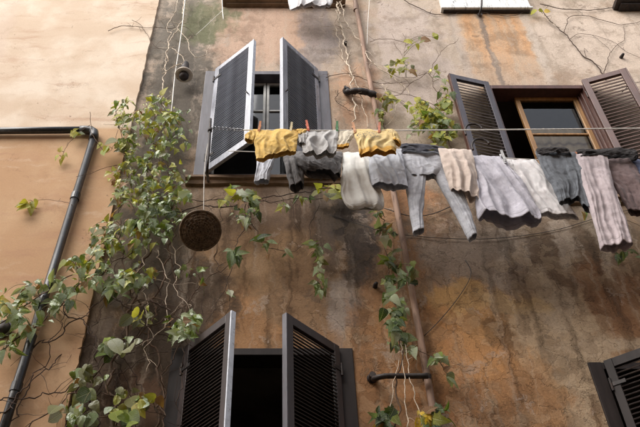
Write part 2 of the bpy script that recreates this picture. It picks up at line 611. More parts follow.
M = {}
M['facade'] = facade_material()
M['peach'] = left_material()
M['stone'] = simple('stained_sill_stone', (120, 98, 78), .9, var=.35, scale=5, bump=.6, bscale=40, bdist=.006, dirt=(70, 56, 46))
M['marble'] = simple('white_marble', (222, 222, 220), .4, var=.12, scale=4, bump=.1, stretch=(5, 1, 1), dirt=(120, 120, 122))
M['shutter_blue'] = simple('blue_grey_shutter_paint', (138, 140, 150), .25, var=.2, scale=9, bump=.25, bscale=70, stretch=(3, 3, .5), dirt=(110, 108, 112))
M['slat_blue'] = simple('dark_blue_grey_slat_paint', (136, 139, 148), .3, var=.25, scale=9, bump=.15)
M['shutter_mauve'] = simple('faded_mauve_grey_paint', (80, 76, 82), .42, var=.2, scale=9, bump=.25, stretch=(3, 3, .5), dirt=(74, 60, 60))
M['shutter_brown'] = simple('red_brown_shutter_paint', (80, 52, 44), .42, var=.22, scale=9, bump=.25, stretch=(3, 3, .5), dirt=(70, 46, 42))
M['slat_brown'] = simple('grey_brown_slat_paint', (80, 70, 66), .5, var=.25, scale=9, bump=.2)
M['slat_red'] = simple('red_brown_slat_paint', (74, 55, 48), .5, var=.25, scale=9, bump=.2)
M['shutter_dark'] = simple('dark_brown_shutter_paint', (56, 45, 43), .45, var=.22, scale=9, bump=.25, stretch=(3, 3, .5), dirt=(48, 38, 36))
M['edge_glint'] = simple('sky_glint_edge_paint', (206, 212, 222), .3, var=.12, scale=14, bump=.2, dirt=(150, 150, 156))  # sky reflection on the shutter edge put into a pale colour
M['frame_dark'] = simple('black_brown_frame_paint', (42, 35, 33), .6, spec=.25, var=.22, scale=9, bump=.25, stretch=(3, 3, .5))
M['slat_dark'] = simple('dark_brown_slat_paint', (54, 46, 44), .42, var=.25, scale=9, bump=.15)
M['oldwood'] = simple('varnished_casement_wood', (150, 112, 70), .45, var=.3, scale=4, bump=.3, bscale=30, stretch=(9, 9, .7))
M['palewood'] = simple('pale_casement_paint', (196, 194, 188), .5, var=.15, scale=8, bump=.15)
M['cream'] = simple('cream_pane_reflection', (226, 196, 156), .6, var=.15, scale=8, bump=.15)
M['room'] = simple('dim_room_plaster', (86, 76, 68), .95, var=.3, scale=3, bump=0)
M['pipe'] = simple('painted_drainpipe', (146, 118, 100), .75, var=.35, scale=5, bump=.4, bscale=60, bdist=.004, stretch=(3, 3, .6), dirt=(104, 78, 62))
M['iron'] = simple('rusty_black_iron', (48, 42, 40), .6, .3, var=.4, scale=20, bump=.5, bscale=90, dirt=(84, 56, 40))
M['plastic'] = simple('black_plastic', (40, 40, 42), .34, var=.3, scale=10, bump=.2, dirt=(70, 66, 62))
M['steel'] = simple('dull_steel', (140, 140, 142), .35, .85, var=.2, bump=.1)
M['rope'] = simple('white_rope', (236, 233, 226), .8, var=.12, scale=40, bump=.5, bscale=200)
M['enamel'] = simple('cream_enamel', (206, 194, 178), .45, var=.12, scale=14, bump=.1, dirt=(120, 96, 78))
M['coir'] = simple('brown_coir', (92, 74, 56), .95, var=.5, scale=34, bump=1.0, bscale=90, bdist=.012, dirt=(160, 138, 108))
M['wicker'] = simple('dark_wicker', (104, 86, 66), .7, var=.4, scale=30, bump=.6, bscale=120)
M['cable'] = simple('black_cable', (44, 38, 36), .6, var=.2, bump=0)
M['bark_pale'] = simple('dry_pale_twig', (204, 188, 168), .9, var=.3, scale=22, bump=.6, bscale=120, dirt=(140, 118, 98))
M['bark'] = simple('brown_twig', (94, 74, 58), .9, var=.35, scale=22, bump=.6, bscale=120, dirt=(60, 46, 38))
M['bark_dark'] = simple('dark_twig', (70, 54, 44), .9, var=.35, scale=22, bump=.6, bscale=120)
M['bark_green'] = simple('green_shoot', (104, 100, 60), .8, var=.3, scale=22, bump=.3)
M['glass'] = glassmat()
M['cobble'] = simple('dark_paving', (112, 106, 100), .85, var=.35, scale=3, bump=.6, bscale=12, bdist=.02)
M['opposite'] = simple('sand_plaster', (186, 160, 132), .92, var=.2, scale=1.2, bump=.3, bscale=30, dirt=(150, 120, 96))
M['roof'] = simple('terracotta', (150, 92, 66), .9, var=.3, scale=6, bump=.4)

LEAF = {
    'dead': leafmat('leaf_withered', [(150, 108, 62), (122, 84, 52), (176, 140, 84)], .6),
    'green': leafmat('leaf_green', [(62, 84, 34), (104, 126, 52), (140, 152, 70), (78, 102, 46)], .24),
    'pale': leafmat('leaf_grey_green', [(130, 150, 100), (188, 198, 166), (104, 128, 76), (212, 216, 196)], .22),  # whitish stops put part of the sky's sheen into the leaf colour
    'lime': leafmat('leaf_yellow_green', [(158, 164, 54), (192, 186, 76), (128, 146, 50), (204, 190, 92)], .34),
    'dark': leafmat('leaf_dark_green', [(44, 62, 34), (72, 94, 50), (96, 116, 64), (140, 156, 112)], .2),
    'yellow': leafmat('leaf_yellow', [(214, 178, 44), (196, 168, 60), (226, 196, 70)], .45),
    'olive': leafmat('leaf_olive', [(104, 108, 62), (132, 130, 76), (90, 96, 66), (150, 146, 104)], .38),
}

# ------------------------------------------------------------------ walls
WIN = {}
CORNER = -1.45


def wall_mesh(x0, x1, z0, z1, step, holes, y=0.0, amp=0.007, rag=None, seed=0.0):
    xs, zs = set(), set()

    def line(a, b, cuts, st):
        pts = sorted(set([a, b] + cuts))
        out = []
        for p, q in zip(pts, pts[1:]):
            n = max(1, round((q - p) / st))
            out += [p + (q - p) * i / n for i in range(n)]
        return out + [b]
    xs = line(x0, x1, [h[0] for h in holes] + [h[1] for h in holes], step)
    zs = line(z0, z1, [h[2] for h in holes] + [h[3] for h in holes], step)
    mb = MB()
    nz = len(zs)
    for i, x in enumerate(xs):
        for z in zs:
            n = noise.noise(Vector((x * 0.9 + seed, z * 0.9, 3.3))) + 0.45 * noise.noise(Vector((x * 3.1, z * 3.1, 8.1 + seed))) \
                + 0.18 * noise.noise(Vector((x * 11, z * 11, 1.1 + seed)))
            k = 1.0
            for h in holes:
                dx = max(h[0] - x, x - h[1], 0)
                dz = max(h[2] - z, z - h[3], 0)
                k = min(k, math.hypot(dx, dz) / 0.12)
            xx = x
            if rag and i == len(xs) - 1:
                xx = x + rag * (.5 * noise.noise(Vector((z * 1.4, 5, seed))) + 0.5 * noise.noise(Vector((z * 9, 2, seed)))
                                + 0.7 * noise.noise(Vector((z * 24, 1, seed))))
            mb.v.append(Vector((xx, y - n * amp * k, z)))
    for i in range(len(xs) - 1):
        for j in range(nz - 1):
            cx, cz = (xs[i] + xs[i + 1]) / 2, (zs[j] + zs[j + 1]) / 2
            if any(h[0] < cx < h[1] and h[2] < cz < h[3] for h in holes):
                continue
            a = i * nz + j
            mb.f.append((a, a + nz, a + nz + 1, a + 1))
    if rag:                                   # returns back to the neighbouring wall
        n0 = len(mb.v)
        b = (len(xs) - 1) * nz
        for j in range(nz):
            v = mb.v[b + j]
            mb.v.append(v.copy())
            mb.v.append(Vector((v.x, 0.05, v.z)))
        for j in range(nz - 1):
            a = n0 + 2 * j
            mb.f.append((a, a + 1, a + 3, a + 2))
    return mb


# window openings: frame outer rectangle (x0, x1, z0, z1)
ztu = P(264, 72).z
zbu = P(207, 172).z
WIN['upper'] = (-0.79, 0.505, zbu - 0.09, ztu)
WIN['lower'] = (-0.79, 0.53, P(270, 349).z - 1.72, P(270, 349).z)
xr0, xr1 = P(487, 87).x, P(571, 87).x
WIN['right'] = (xr0 - 0.01, xr1 + 0.20, P(487, 86).z - 1.68, P(487, 86).z)
WIN['lowright'] = (P(587, 363).x, P(587, 363).x + 1.18, P(587, 363).z - 1.7, P(587, 363).z)
IN = 0.012
holes = [(a + IN, b - IN, c + IN, d - IN) for (a, b, c, d) in WIN.values()]

ground = MB()
ground.v = [Vector(p) for p in ((-150, -150, 0), (150, -150, 0), (150, 150, 0), (-150, 150, 0))]
ground.f = [(0, 1, 2, 3)]
tag(link('ground', ground.mesh('ground', M['cobble'])), kind='structure')

house = thing('ochre_house', 'stained ochre and grey plaster house front carrying the shuttered windows', 'building', (0, 0, 0))
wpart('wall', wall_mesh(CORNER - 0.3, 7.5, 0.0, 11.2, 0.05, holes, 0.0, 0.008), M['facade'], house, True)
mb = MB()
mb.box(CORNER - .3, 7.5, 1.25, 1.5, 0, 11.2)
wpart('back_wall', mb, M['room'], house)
mb = MB()
mb.box(CORNER - .3, 7.5, -0.02, 0.5, 11.2, 11.5)
mb.box(CORNER - .3, 7.5, -0.32, 0.5, 11.5, 11.6)
wpart('cornice', mb, M['stone'], house)

lhouse = thing('peach_house', 'smooth peach and cream plaster house front at the left edge', 'building', (CORNER, 0, 0))
wpart('wall', wall_mesh(-7.5, CORNER, 0.0, 11.6, 0.05, [], -0.035, 0.006, rag=0.015, seed=4.0), M['peach'], lhouse, True)
mb = MB()
mb.box(-7.5, CORNER - .05, 0.1, 0.5, 0, 11.6)
wpart('back_wall', mb, M['room'], lhouse)

# unseen house across the alley, behind the camera, sized to shade the facade's foot
mb = MB()
mb.box(-14, 14, -10.5, -6.2, 0, 9.6)
mb.box(-14, 14, -10.9, -5.95, 9.6, 9.8)
tag(link('unseen_opposite_house', mb.mesh('unseen_opposite_house', M['opposite'])), kind='structure')


# ------------------------------------------------------------------ shuttered windows
def slat_mesh(w, mat, name, chord=.042, th=.008, ang=42):
    mb = MB()
    m = Matrix.Rotation(R(ang), 4, 'X')
    mb.box(0, w, -chord / 2, chord / 2, -th / 2, th / 2, m)
    return mb.mesh(name, mat)


def shutter(win, hinge_x, z0, z1, width, ang, sgn, fm, sm, pitch=0.034, y0=-0.03, chord=.042, strip='edge_glint'):
    """sgn +1: hung on the left jamb, -1: on the right jamb; ang: how far it has swung out"""
    h = z1 - z0
    st, rl, th = 0.058, 0.07, 0.036
    mb = MB()

    def bx(xa, xb, za, zb, ya=-th / 2, yb=th / 2):
        mb.box(min(sgn * xa, sgn * xb), max(sgn * xa, sgn * xb), ya, yb, za, zb)
    bx(0, st, 0, h)
    bx(width - st, width, 0, h)
    bx(st, width - st, h - rl, h - .001, -th / 2 + .001, th / 2 - .001)
    bx(st, width - st, .001, rl * 1.25, -th / 2 + .001, th / 2 - .001)
    o = link('shutter', mb.mesh('shutter', fm), win)
    bevel(o, .003, 2)
    wl = Vector(win.location)
    o.location = Vector((hinge_x, y0, z0)) - wl
    o.rotation_euler = (0, 0, -ang if sgn > 0 else ang)
    sl_w = width - 2 * st + 0.008
    me = slat_mesh(sl_w, sm, 'slat', chord, th=.006, ang=36 if chord < .045 else -62)
    zz = rl * 1.25 + 0.012
    rnd = random.Random(int(hinge_x * 1000) + int(z0 * 100))
    while zz < h - rl - 0.006:
        s = link('slat', me, o)
        s.location = (st - .004 if sgn > 0 else -(width - st + .004), 0, zz)
        s.rotation_euler = (rnd.uniform(-.05, .05), rnd.uniform(-.004, .004), 0)
        zz += pitch
    # hinges on the hung edge
    for fz in (0.12, 0.88):
        hb = MB()
        hb.tube([Vector((0, -.026, h * fz - .05)), Vector((0, -.026, h * fz + .05))], .009, 8)
        hb.box(min(0, sgn * .10), max(0, sgn * .10), -.024, -.0195, h * fz - .014, h * fz + .014)
        link('hinge', hb.mesh('hinge', M['iron']), o)
    # strip added on the meeting edge; where pale, its colour paints in sky glint
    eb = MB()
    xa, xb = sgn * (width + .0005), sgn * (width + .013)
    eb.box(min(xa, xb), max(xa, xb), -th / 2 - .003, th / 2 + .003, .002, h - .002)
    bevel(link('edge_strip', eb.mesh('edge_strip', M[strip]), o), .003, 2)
    kb = MB()
    c = Vector((sgn * (width - st / 2), -th / 2, h * .45))
    kb.tube([c, c + Vector((0, -.02, 0)), c + Vector((0, -.028, 0))], [.006, .006, .012], 8)
    link('latch', kb.mesh('latch', M['iron']), o)
    return o


def window(name, rect, label, fm, sm, fw=(0.1, 0.1), top=0.07, sill=True, casement='pale', sillm=None, mull=None, swing=(0, 0)):
    x0, x1, z0, z1 = rect
    w = thing(name, label, 'window', ((x0 + x1) / 2, 0, z0), 'shuttered windows of the facade')
    dpt = 0.16
    yp = -0.014
    mb = MB()
    mb.box(x0, x0 + fw[0], yp, dpt, z0, z1)
    mb.box(x1 - fw[1], x1, yp, dpt, z0, z1)
    mb.box(x0 + fw[0], x1 - fw[1], yp + .001, dpt, z1 - top, z1 - .001)
    mb.box(x0 + fw[0], x1 - fw[1], yp + .001, dpt, z0 + .001, z0 + .05)
    # stop beads stepped into the opening
    for k, (off, yy) in enumerate(((0.018, .03), (0.036, .07))):
        mb.box(x0 + fw[0] + off - .018, x0 + fw[0] + off, yy, dpt - .002, z0 + .05, z1 - top)
        mb.box(x1 - fw[1] - off, x1 - fw[1] - off + .018, yy, dpt - .002, z0 + .05, z1 - top)
    f = wpart('window_frame', mb, fm, w)
    bevel(f, .004, 2)
    if sill:
        mb = MB()
        n = 24
        sx0, sx1 = x0 - .06, x1 + .06
        for i in range(n + 1):
            x = sx0 + (sx1 - sx0) * i / n
            j = .010 * noise.noise(Vector((x * 5, 1, z0)))
            for (y, z) in ((0.02, z0 + .002), (-.06 + j, z0 - .012 + j), (-.064 + j, z0 - .05 - j), (-.04 + j, z0 - .06 + j), (-.03, z0 - .09 + j * 2), (0.02, z0 - .11)):
                mb.v.append(Vector((x, y, z)))
        for i in range(n):
            for k in range(5):
                a = i * 6 + k
                mb.f.append((a, a + 1, a + 7, a + 6))
        mb.f.append(tuple(range(6))[::-1])
        mb.f.append(tuple(n * 6 + k for k in range(6)))
        wpart('sill', mb, M['stone'], w)
    # the dim room behind the glass
    mb = MB()
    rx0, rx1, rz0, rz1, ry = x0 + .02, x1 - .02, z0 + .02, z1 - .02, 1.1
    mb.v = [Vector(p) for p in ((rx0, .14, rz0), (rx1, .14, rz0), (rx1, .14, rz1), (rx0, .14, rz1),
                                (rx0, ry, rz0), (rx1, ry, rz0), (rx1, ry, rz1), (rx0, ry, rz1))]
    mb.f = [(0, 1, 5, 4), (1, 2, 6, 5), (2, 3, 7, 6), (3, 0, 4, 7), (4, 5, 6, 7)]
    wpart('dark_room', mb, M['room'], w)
    # glazed casement set back in the frame
    ix0, ix1, iz0, iz1 = x0 + fw[0] + .036, x1 - fw[1] - .036, z0 + .05, z1 - top
    cm = M[casement]
    mid = (ix0 + ix1) / 2 if mull is None else mull
    yb = .10
    for side, (a, b) in enumerate(((ix0, mid - .004), (mid + .004, ix1))):
        hx_ = a if side == 0 else b
        ro = Matrix.Translation((hx_, yb, 0)) @ Matrix.Rotation(R(swing[side]) * (1 if side == 0 else -1), 4, 'Z') @ Matrix.Translation((-hx_, -yb, 0))
        mb = MB()
        s = .045 if casement != 'palewood' else .028
        mb.box(a, a + s, yb, yb + .04, iz0, iz1)
        mb.box(b - s, b, yb, yb + .04, iz0, iz1)
        mb.box(a + s, b - s, yb + .001, yb + .039, iz1 - s, iz1 - .001)
        mb.box(a + s, b - s, yb + .001, yb + .039, iz0 + .001, iz0 + s * 1.3)
        zb = iz0 + (iz1 - iz0) * (.62 if casement != 'palewood' else .70)
        mb.box(a + s, b - s, yb + .006, yb + .034, zb - .012, zb + .012)
        mb.v = [ro @ v for v in mb.v]
        c = wpart('casement', mb, cm, w)
        bevel(c, .003, 1)
        for (pz0, pz1) in ((iz0 + s * 1.3, zb - .012), (zb + .012, iz1 - s)):
            g = MB()
            g.v = [Vector(p) for p in ((a + s - .003, yb + .02, pz0 - .003), (b - s + .003, yb + .02, pz0 - .003), (b - s + .003, yb + .02, pz1 + .003), (a + s - .003, yb + .02, pz1 + .003))]
            g.v = [ro @ v for v in g.v]
            g.f = [(0, 1, 2, 3)]
            link('pane', g.mesh('pane', M['glass'], False, Vector(w.location)), c)
    return w


u = WIN['upper']
wu = window('shuttered_window', u, 'upper left window with blue grey shutters half open behind the yellow t-shirt',
            M['shutter_mauve'], M['slat_blue'], (.105, .105), .06, casement='palewood')
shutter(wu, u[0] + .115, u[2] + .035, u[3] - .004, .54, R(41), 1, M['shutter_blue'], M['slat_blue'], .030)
shutter(wu, u[1] - .115, u[2] + .035, u[3] - .004, .53, R(46), -1, M['shutter_blue'], M['slat_blue'], .030, strip='shutter_blue')

l_ = WIN['lower']
wl = window('shuttered_window', l_, 'lower left window with dark brown shutters half open beside the big vine',
            M['frame_dark'], M['slat_dark'], (.10, .10), .06, casement='shutter_dark', swing=(82, 80))
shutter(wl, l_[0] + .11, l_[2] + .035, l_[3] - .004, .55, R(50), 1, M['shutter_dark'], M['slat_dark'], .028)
shutter(wl, l_[1] - .11, l_[2] + .035, l_[3] - .004, .55, R(46), -1, M['shutter_dark'], M['slat_dark'], .028, strip='shutter_mauve')

r_ = WIN['right']
wr = window('shuttered_window', r_, 'upper right window with brown shutters folded back flat against the wall',
            M['shutter_brown'], M['slat_brown'], (.05, .09), .06, casement='oldwood', mull=P(524, 110).x, swing=(78, 0))
shutter(wr, r_[0] + .008, r_[2] + .03, r_[3] - .02, .43, R(166), 1, M['shutter_mauve'], M['slat_brown'], .048, -.05, .048, 'shutter_brown')
shutter(wr, r_[1] - .10, r_[2] + .03, r_[3] + .01, .43, R(160), -1, M['shutter_brown'], M['slat_red'], .048, -.055, .048, 'shutter_brown')

mb = MB()  # added cream sheet behind the right pane, painting in its beige reflection
cx0, cx1 = P(527, 110).x + .03, r_[1] - .13
cz0, cz1 = r_[2] + .1, r_[2] + 1.22
for i in range(41):
    x = cx0 + (cx1 - cx0) * i / 40
    yy = .20 + .005 * math.sin(i * .95) + .008 * noise.noise(Vector((i * .3, 1, 2)))
    for z in (cz0, cz1):
        mb.v.append(Vector((x, yy, z)))
for i in range(40):
    mb.f.append((i * 2, i * 2 + 2, i * 2 + 3, i * 2 + 1))
wpart('pane_reflection', mb, M['cream'], wr, True)

q_ = WIN['lowright']
wq = window('shuttered_window', q_, 'dark window cut off by the lower right corner with one shutter ajar',
            M['frame_dark'], M['slat_dark'], (.10, .10), .06, casement='shutter_dark', swing=(82, 80))
shutter(wq, q_[0] + .11, q_[2] + .035, q_[3] - .01, .50, R(38), 1, M['frame_dark'], M['slat_dark'], .036, strip='shutter_dark')
shutter(wq, q_[1] - .11, q_[2] + .035, q_[3] - .01, .50, R(38), -1, M['shutter_dark'], M['slat_dark'], .036, strip='shutter_dark')

# ------------------------------------------------------------------ sills of the storey above, cut by the top edge
zt = P(300, -.5, .10).z
mb = MB()
mb.box(P(222, 2, .10).x, P(346, 2, .10).x, -.10, .05, zt, zt + .08)
mb.box(P(226, 2, .10).x, P(342, 2, .10).x, -.06, .05, zt - .02, zt - .001)
o = link('window_sill', mb.mesh('window_sill', M['stone'], False, Vector((-.1, 0, zt))), None, (-.1, 0, zt))
bevel(o, .006, 2)
tag(o, 'dark stone sill at the top edge above the upper left window', 'sill', 'sills of the storey above')

xa, xb = P(442, 6, .10).x, P(534, 6, .10).x
za = P(488, 5.5, .10).z
ms = thing('window_sill', 'white marble sill at the top edge above the ochre patch', 'sill', Vector(((xa + xb) / 2, 0, za)), 'sills of the storey above')
mb = MB()
mb.box(xa, xb, -.075, .03, za, za + .03)
bevel(wpart('slab', mb, M['marble'], ms), .004, 2)
mb = MB()
mb.box(xa + .03, xb - .03, -.045, .03, za - .016, za - .001)
wpart('moulding', mb, M['iron'], ms)
mb = MB()
mb.box(xa + .02, xb - .02, -.065, .10, za + .031, za + .9)
wpart('panel', mb, M['marble'], ms)

mb = MB()
c = P(630, 1, .12)
xa = P(618, 3, .12).x
mb.box(xa, xa + 1.4, -.14, .03, c.z, c.z + .06)
mb.box(xa + .05, xa + 1.35, -.10, .03, c.z - .03, c.z - .001)
o = link('window_sill', mb.mesh('window_sill', M['iron'], False, c), None, c)
bevel(o, .005, 2)
tag(o, 'dark sill poking into the top right corner', 'sill', 'sills of the storey above')

# iron bracket stub under the marble sill
b0 = thing('iron_bracket', 'thin black iron rod hanging below the white marble sill', 'bracket', P(481, 14, .06))
mb = MB()
mb.tube([P(482, -6, .15), P(481.5, 6, .15), P(480, 13, .12), P(480, 15, .03)], .011, 8)
wpart('rod', mb, M['iron'], b0, True)
mb = MB()
mb.lathe([(0.001, 0), (.03, 0), (.03, .012), (.001, .012)], 12, Matrix.Translation(P(480, 15, .02)) @ Matrix.Rotation(R(90), 4, 'X'))
wpart('wall_plate', mb, M['iron'], b0)

# ------------------------------------------------------------------ drainpipes
pk = thing('drainpipe', 'faded pink painted drainpipe running down the middle of the facade', 'drainpipe', P(438, 427, .06))
pts = smooth_path([P(351, -26, .06), P(355, 0, .06), P(372, 92, .06), P(396, 205, .06), P(417, 320, .06), P(433, 410, .06), P(446, 480, .06)], .1)
mb = MB()
mb.tube(pts, .026, 16)
wpart('pipe', mb, M['pipe'], pk, True)
for (x, y) in ((356, 8), (388, 168), (409, 276), (427, 377)):
    mb = MB()
    c, c2 = P(x, y - 2, .06), P(x, y + 2.5, .06)
    mb.tube([c, c2], .031, 16)
    mb.box(c.x - .012, c.x + .012, -.03, .01, c2.z, c.z)
    wpart('collar', mb, M['pipe'] if y not in (377,) else M['iron'], pk)

bs = thing('pipe_stub', 'rusty branch pipe with black cap below the pipe vine', 'pipe', P(400, 378, .08))
mb = MB()
mb.tube(smooth_path([P(428, 376, .13), P(405, 376, .12), P(385, 376, .12), P(376, 378, .09), P(373, 379, .02)], .03), .020, 12)
wpart('pipe', mb, M['iron'], bs, True)
mb = MB()
mb.lathe([(.001, 0), (.036, 0), (.038, .012), (.026, .03), (.024, .06), (.001, .06)], 14,
         Matrix.Translation(P(372, 379, .0)) @ Matrix.Rotation(R(90), 4, 'X'))
wpart('wall_flange', mb, M['iron'], bs)

bs = thing('pipe_stub', 'sooty black branch pipe crossing behind the upper pink drainpipe', 'pipe', P(358, 92, .08))
mb = MB()
sp = smooth_path([P(347, 90, .02), P(347, 92, .08), P(356, 91, .10), P(366, 92, .10), P(377, 96, .08)], .012)
mb.tube(sp, [.034 + .010 * noise.noise(p * 22) + .006 * noise.noise(p * 60) for p in sp], 14)
wpart('pipe', mb, M['iron'], bs, True)
mb = MB()
mb.tube([P(346, 90, .08), P(344, 90, .08)], .040, 14)
wpart('cap', mb, M['plastic'], bs)

LD = .085
bk = thing('drainpipe', 'black plastic drainpipe bending down the peach wall at left', 'drainpipe', P(40, 260, LD))
el = P(96, 130, LD)
lo_ = P(14, 395, LD)
hx = P(-30, 131, LD)
el2 = Vector((el.x - .10, el.y, el.z))
mb = MB()
mb.tube([hx, el2], .034, 16)
wpart('pipe', mb, M['plastic'], bk, True)
dn = (lo_ - el).normalized()
mb = MB()
mb.tube([el + dn * .09, lo_, lo_ + dn * .8], .034, 16)
wpart('pipe', mb, M['plastic'], bk, True)
mb = MB()
arc = [el2 + Vector((-.05, 0, 0)), el2 + Vector((-.001, 0, 0)), el + Vector((-.045, 0, -.008)), el + Vector((-.012, 0, -.035)), el + dn * .085, el + dn * .15]
mb.tube(arc, .043, 16)
wpart('elbow', mb, M['plastic'], bk, True)
for k in (.32, .72, .98):
    c = el.lerp(lo_, k)
    mb = MB()
    mb.tube([c - dn * .035, c + dn * .035], .040, 16)
    mb.box(c.x - .015, c.x + .015, -.08, -.02, c.z - .012, c.z + .012)
    wpart('collar', mb, M['plastic'], bk)

pc = thing('pipe_clamp', 'round dull metal clamp at the left edge beside the black drainpipe', 'clamp', P(3, 332, .05))
mb = MB()
mx = Matrix.Translation(P(3, 332, .03)) @ Matrix.Rotation(R(90), 4, 'X')
mb.lathe([(.001, .07), (.03, .07), (.04, .06), (.062, .055), (.066, .04), (.066, .0)], 22, mx)
wpart('cup', mb, M['iron'], pc, True)
mb = MB()
mb.lathe([(.066, .03), (.076, .032), (.078, .045), (.068, .05)], 22, mx)
wpart('ring', mb, M['steel'], pc, True)

# small fixings left in the plaster
for (x, y, lab) in ((345, 46, 'rusty peg left in the plaster beside the upper drainpipe'),
                    (375, 287, 'black peg left in the plaster beside the pipe vine'),
                    (621, 58, 'dark peg hole plug in the pale plaster at upper right')):
    mb = MB()
    c = P(x, y, 0)
    mb.tube([c + Vector((0, .02, 0)), c + Vector((0, -.02, 0)), c + Vector((.004, -.06, -.01))], [.02, .019, .014], 10)
    o = link('wall_peg', mb.mesh('wall_peg', M['iron'], True, c), None, c)
    tag(o, lab, 'peg', 'old pegs in the wall')

# ------------------------------------------------------------------ lamp on the upper left
lp = thing('wall_lamp', 'small dark lamp with cream saucer shade tangled in dry twigs', 'lamp', P(184, 74, .12))
c = P(184, 75, .14)
mb = MB()
mb.tube(smooth_path([Vector((c.x + .01, .0, c.z + .20)), Vector((c.x + .01, -.06, c.z + .23)), Vector((c.x, -.13, c.z + .21)), Vector((c.x, -.14, c.z + .15))], .02), .010, 8)
wpart('arm', mb, M['iron'], lp, True)
mb = MB()
mb.lathe([(.001, .22), (.026, .218), (.036, .20), (.042, .12), (.052, .06), (.054, .035), (.001, .035)], 16, Matrix.Translation(c))
wpart('socket', mb, M['iron'], lp, True)
mb = MB()
mb.lathe([(.03, .055), (.06, .045), (.088, .018), (.094, .0), (.090, -.004), (.05, .012), (.02, .02)], 24, Matrix.Translation(c))
wpart('shade', mb, M['enamel'], lp, True)
mb = MB()
mb.lathe([(.030, .03), (.048, .0), (.050, -.03), (.036, -.055), (.001, -.062)], 16, Matrix.Translation(c))
wpart('bulb', mb, M['iron'], lp, True)

# ------------------------------------------------------------------ clotheslines
L1, L2 = .72, .46
def rope(name, pts, r, label, mat='rope', group=None, cat='rope', seg=.05):
    a = pts[0].copy()
    mb = MB()
    mb.tube(smooth_path(pts, seg), r, 6)
    o = link(name, mb.mesh(name, M[mat], True, a), None, a)
    return tag(o, label, cat, group)


rope('clothesline', [P(243, 130, L1), P(300, 130.5, L1), P(400, 130.5, L1), P(520, 129.5, L1), P(690, 128, L1), P(960, 126, L1)], .0058,
     'front white clothesline stretched across to the right edge', cat='clothesline', group='clotheslines')
rope('clothesline', [P(228, 151, L2), P(300, 153, L2), P(400, 153.5, L2), P(500, 158, L2), P(580, 161, L2), P(690, 160, L2), P(960, 150, L2)], .0042,
     'rear clothesline mostly hidden under the row of grey laundry', cat='clothesline', group='clotheslines')
# twisted wire loop joining the line to the iron rod
hw = thing('wire_hook', 'twisted wire loop joining the clothesline to the iron rod', 'hook', P(228, 130, L1))
mb = MB()
a, b = P(212, 128, L1), P(243, 130, L1)
for ph in (0, math.pi):
    pts = []
    for i in range(40):
        t_ = i / 39
        p = a.lerp(b, t_)
        w = .010 * (1 if t_ > .55 else 1.4)
        pts.append(p + Vector((0, math.cos(t_ * 26 + ph) * w, math.sin(t_ * 26 + ph) * w)))
    mb.tube(pts, .0028, 5)
wpart('wire', mb, M['steel'], hw, True)
mb = MB()
mb.tube(smooth_path([b + Vector((0, 0, .012)), b + Vector((-.06, 0, .016)), b + Vector((-.07, 0, -.01)), b + Vector((0, 0, -.012))], .01), .004, 6)
wpart('hook', mb, M['steel'], hw, True)

rd = thing('iron_rod', 'upright rusty iron rod holding the left end of the clothesline', 'rod', P(208, 178, .3))
mb = MB()
mb.tube(smooth_path([P(208, 181, .02), P(208, 178, .3), P(207, 172, L1 - .06), P(208, 160, L1), P(210, 130, L1), P(210.5, 119, L1)], .04), .012, 8)
wpart('rod', mb, M['iron'], rd, True)
mb = MB()
mb.tube([P(210, 130, L1) + Vector((-.0, 0, -.02)), P(210, 130, L1) + Vector((0, 0, .02))], .018, 10)
wpart('collar', mb, M['iron'], rd, True)

# ------------------------------------------------------------------ laundry
def fold_fn(rnd, wid, amp):
    o1, o2 = rnd.uniform(0, 90), rnd.uniform(0, 90)
    lean = rnd.uniform(-.35, .35)
    fr = max(2.4, min(6.5, wid * 11)) * rnd.uniform(.85, 1.15)

    def ridge(x, y):
        return 1 - 2.2 * abs(noise.noise(Vector((x, y, o2))))

    def f(s, t):
        x = s + lean * t + .16 * noise.noise(Vector((s * 2.2, t * 2.6, o1)))
        r = ridge(x * fr, t * .4 + o1) * .95 + .45 * noise.noise(Vector((s * 1.6, t * 1.4, o1 + 5)))
        r += .35 * ridge(x * fr * 2.3 + 4, t * .8 + o2)
        return (r - .45) * amp
    return f


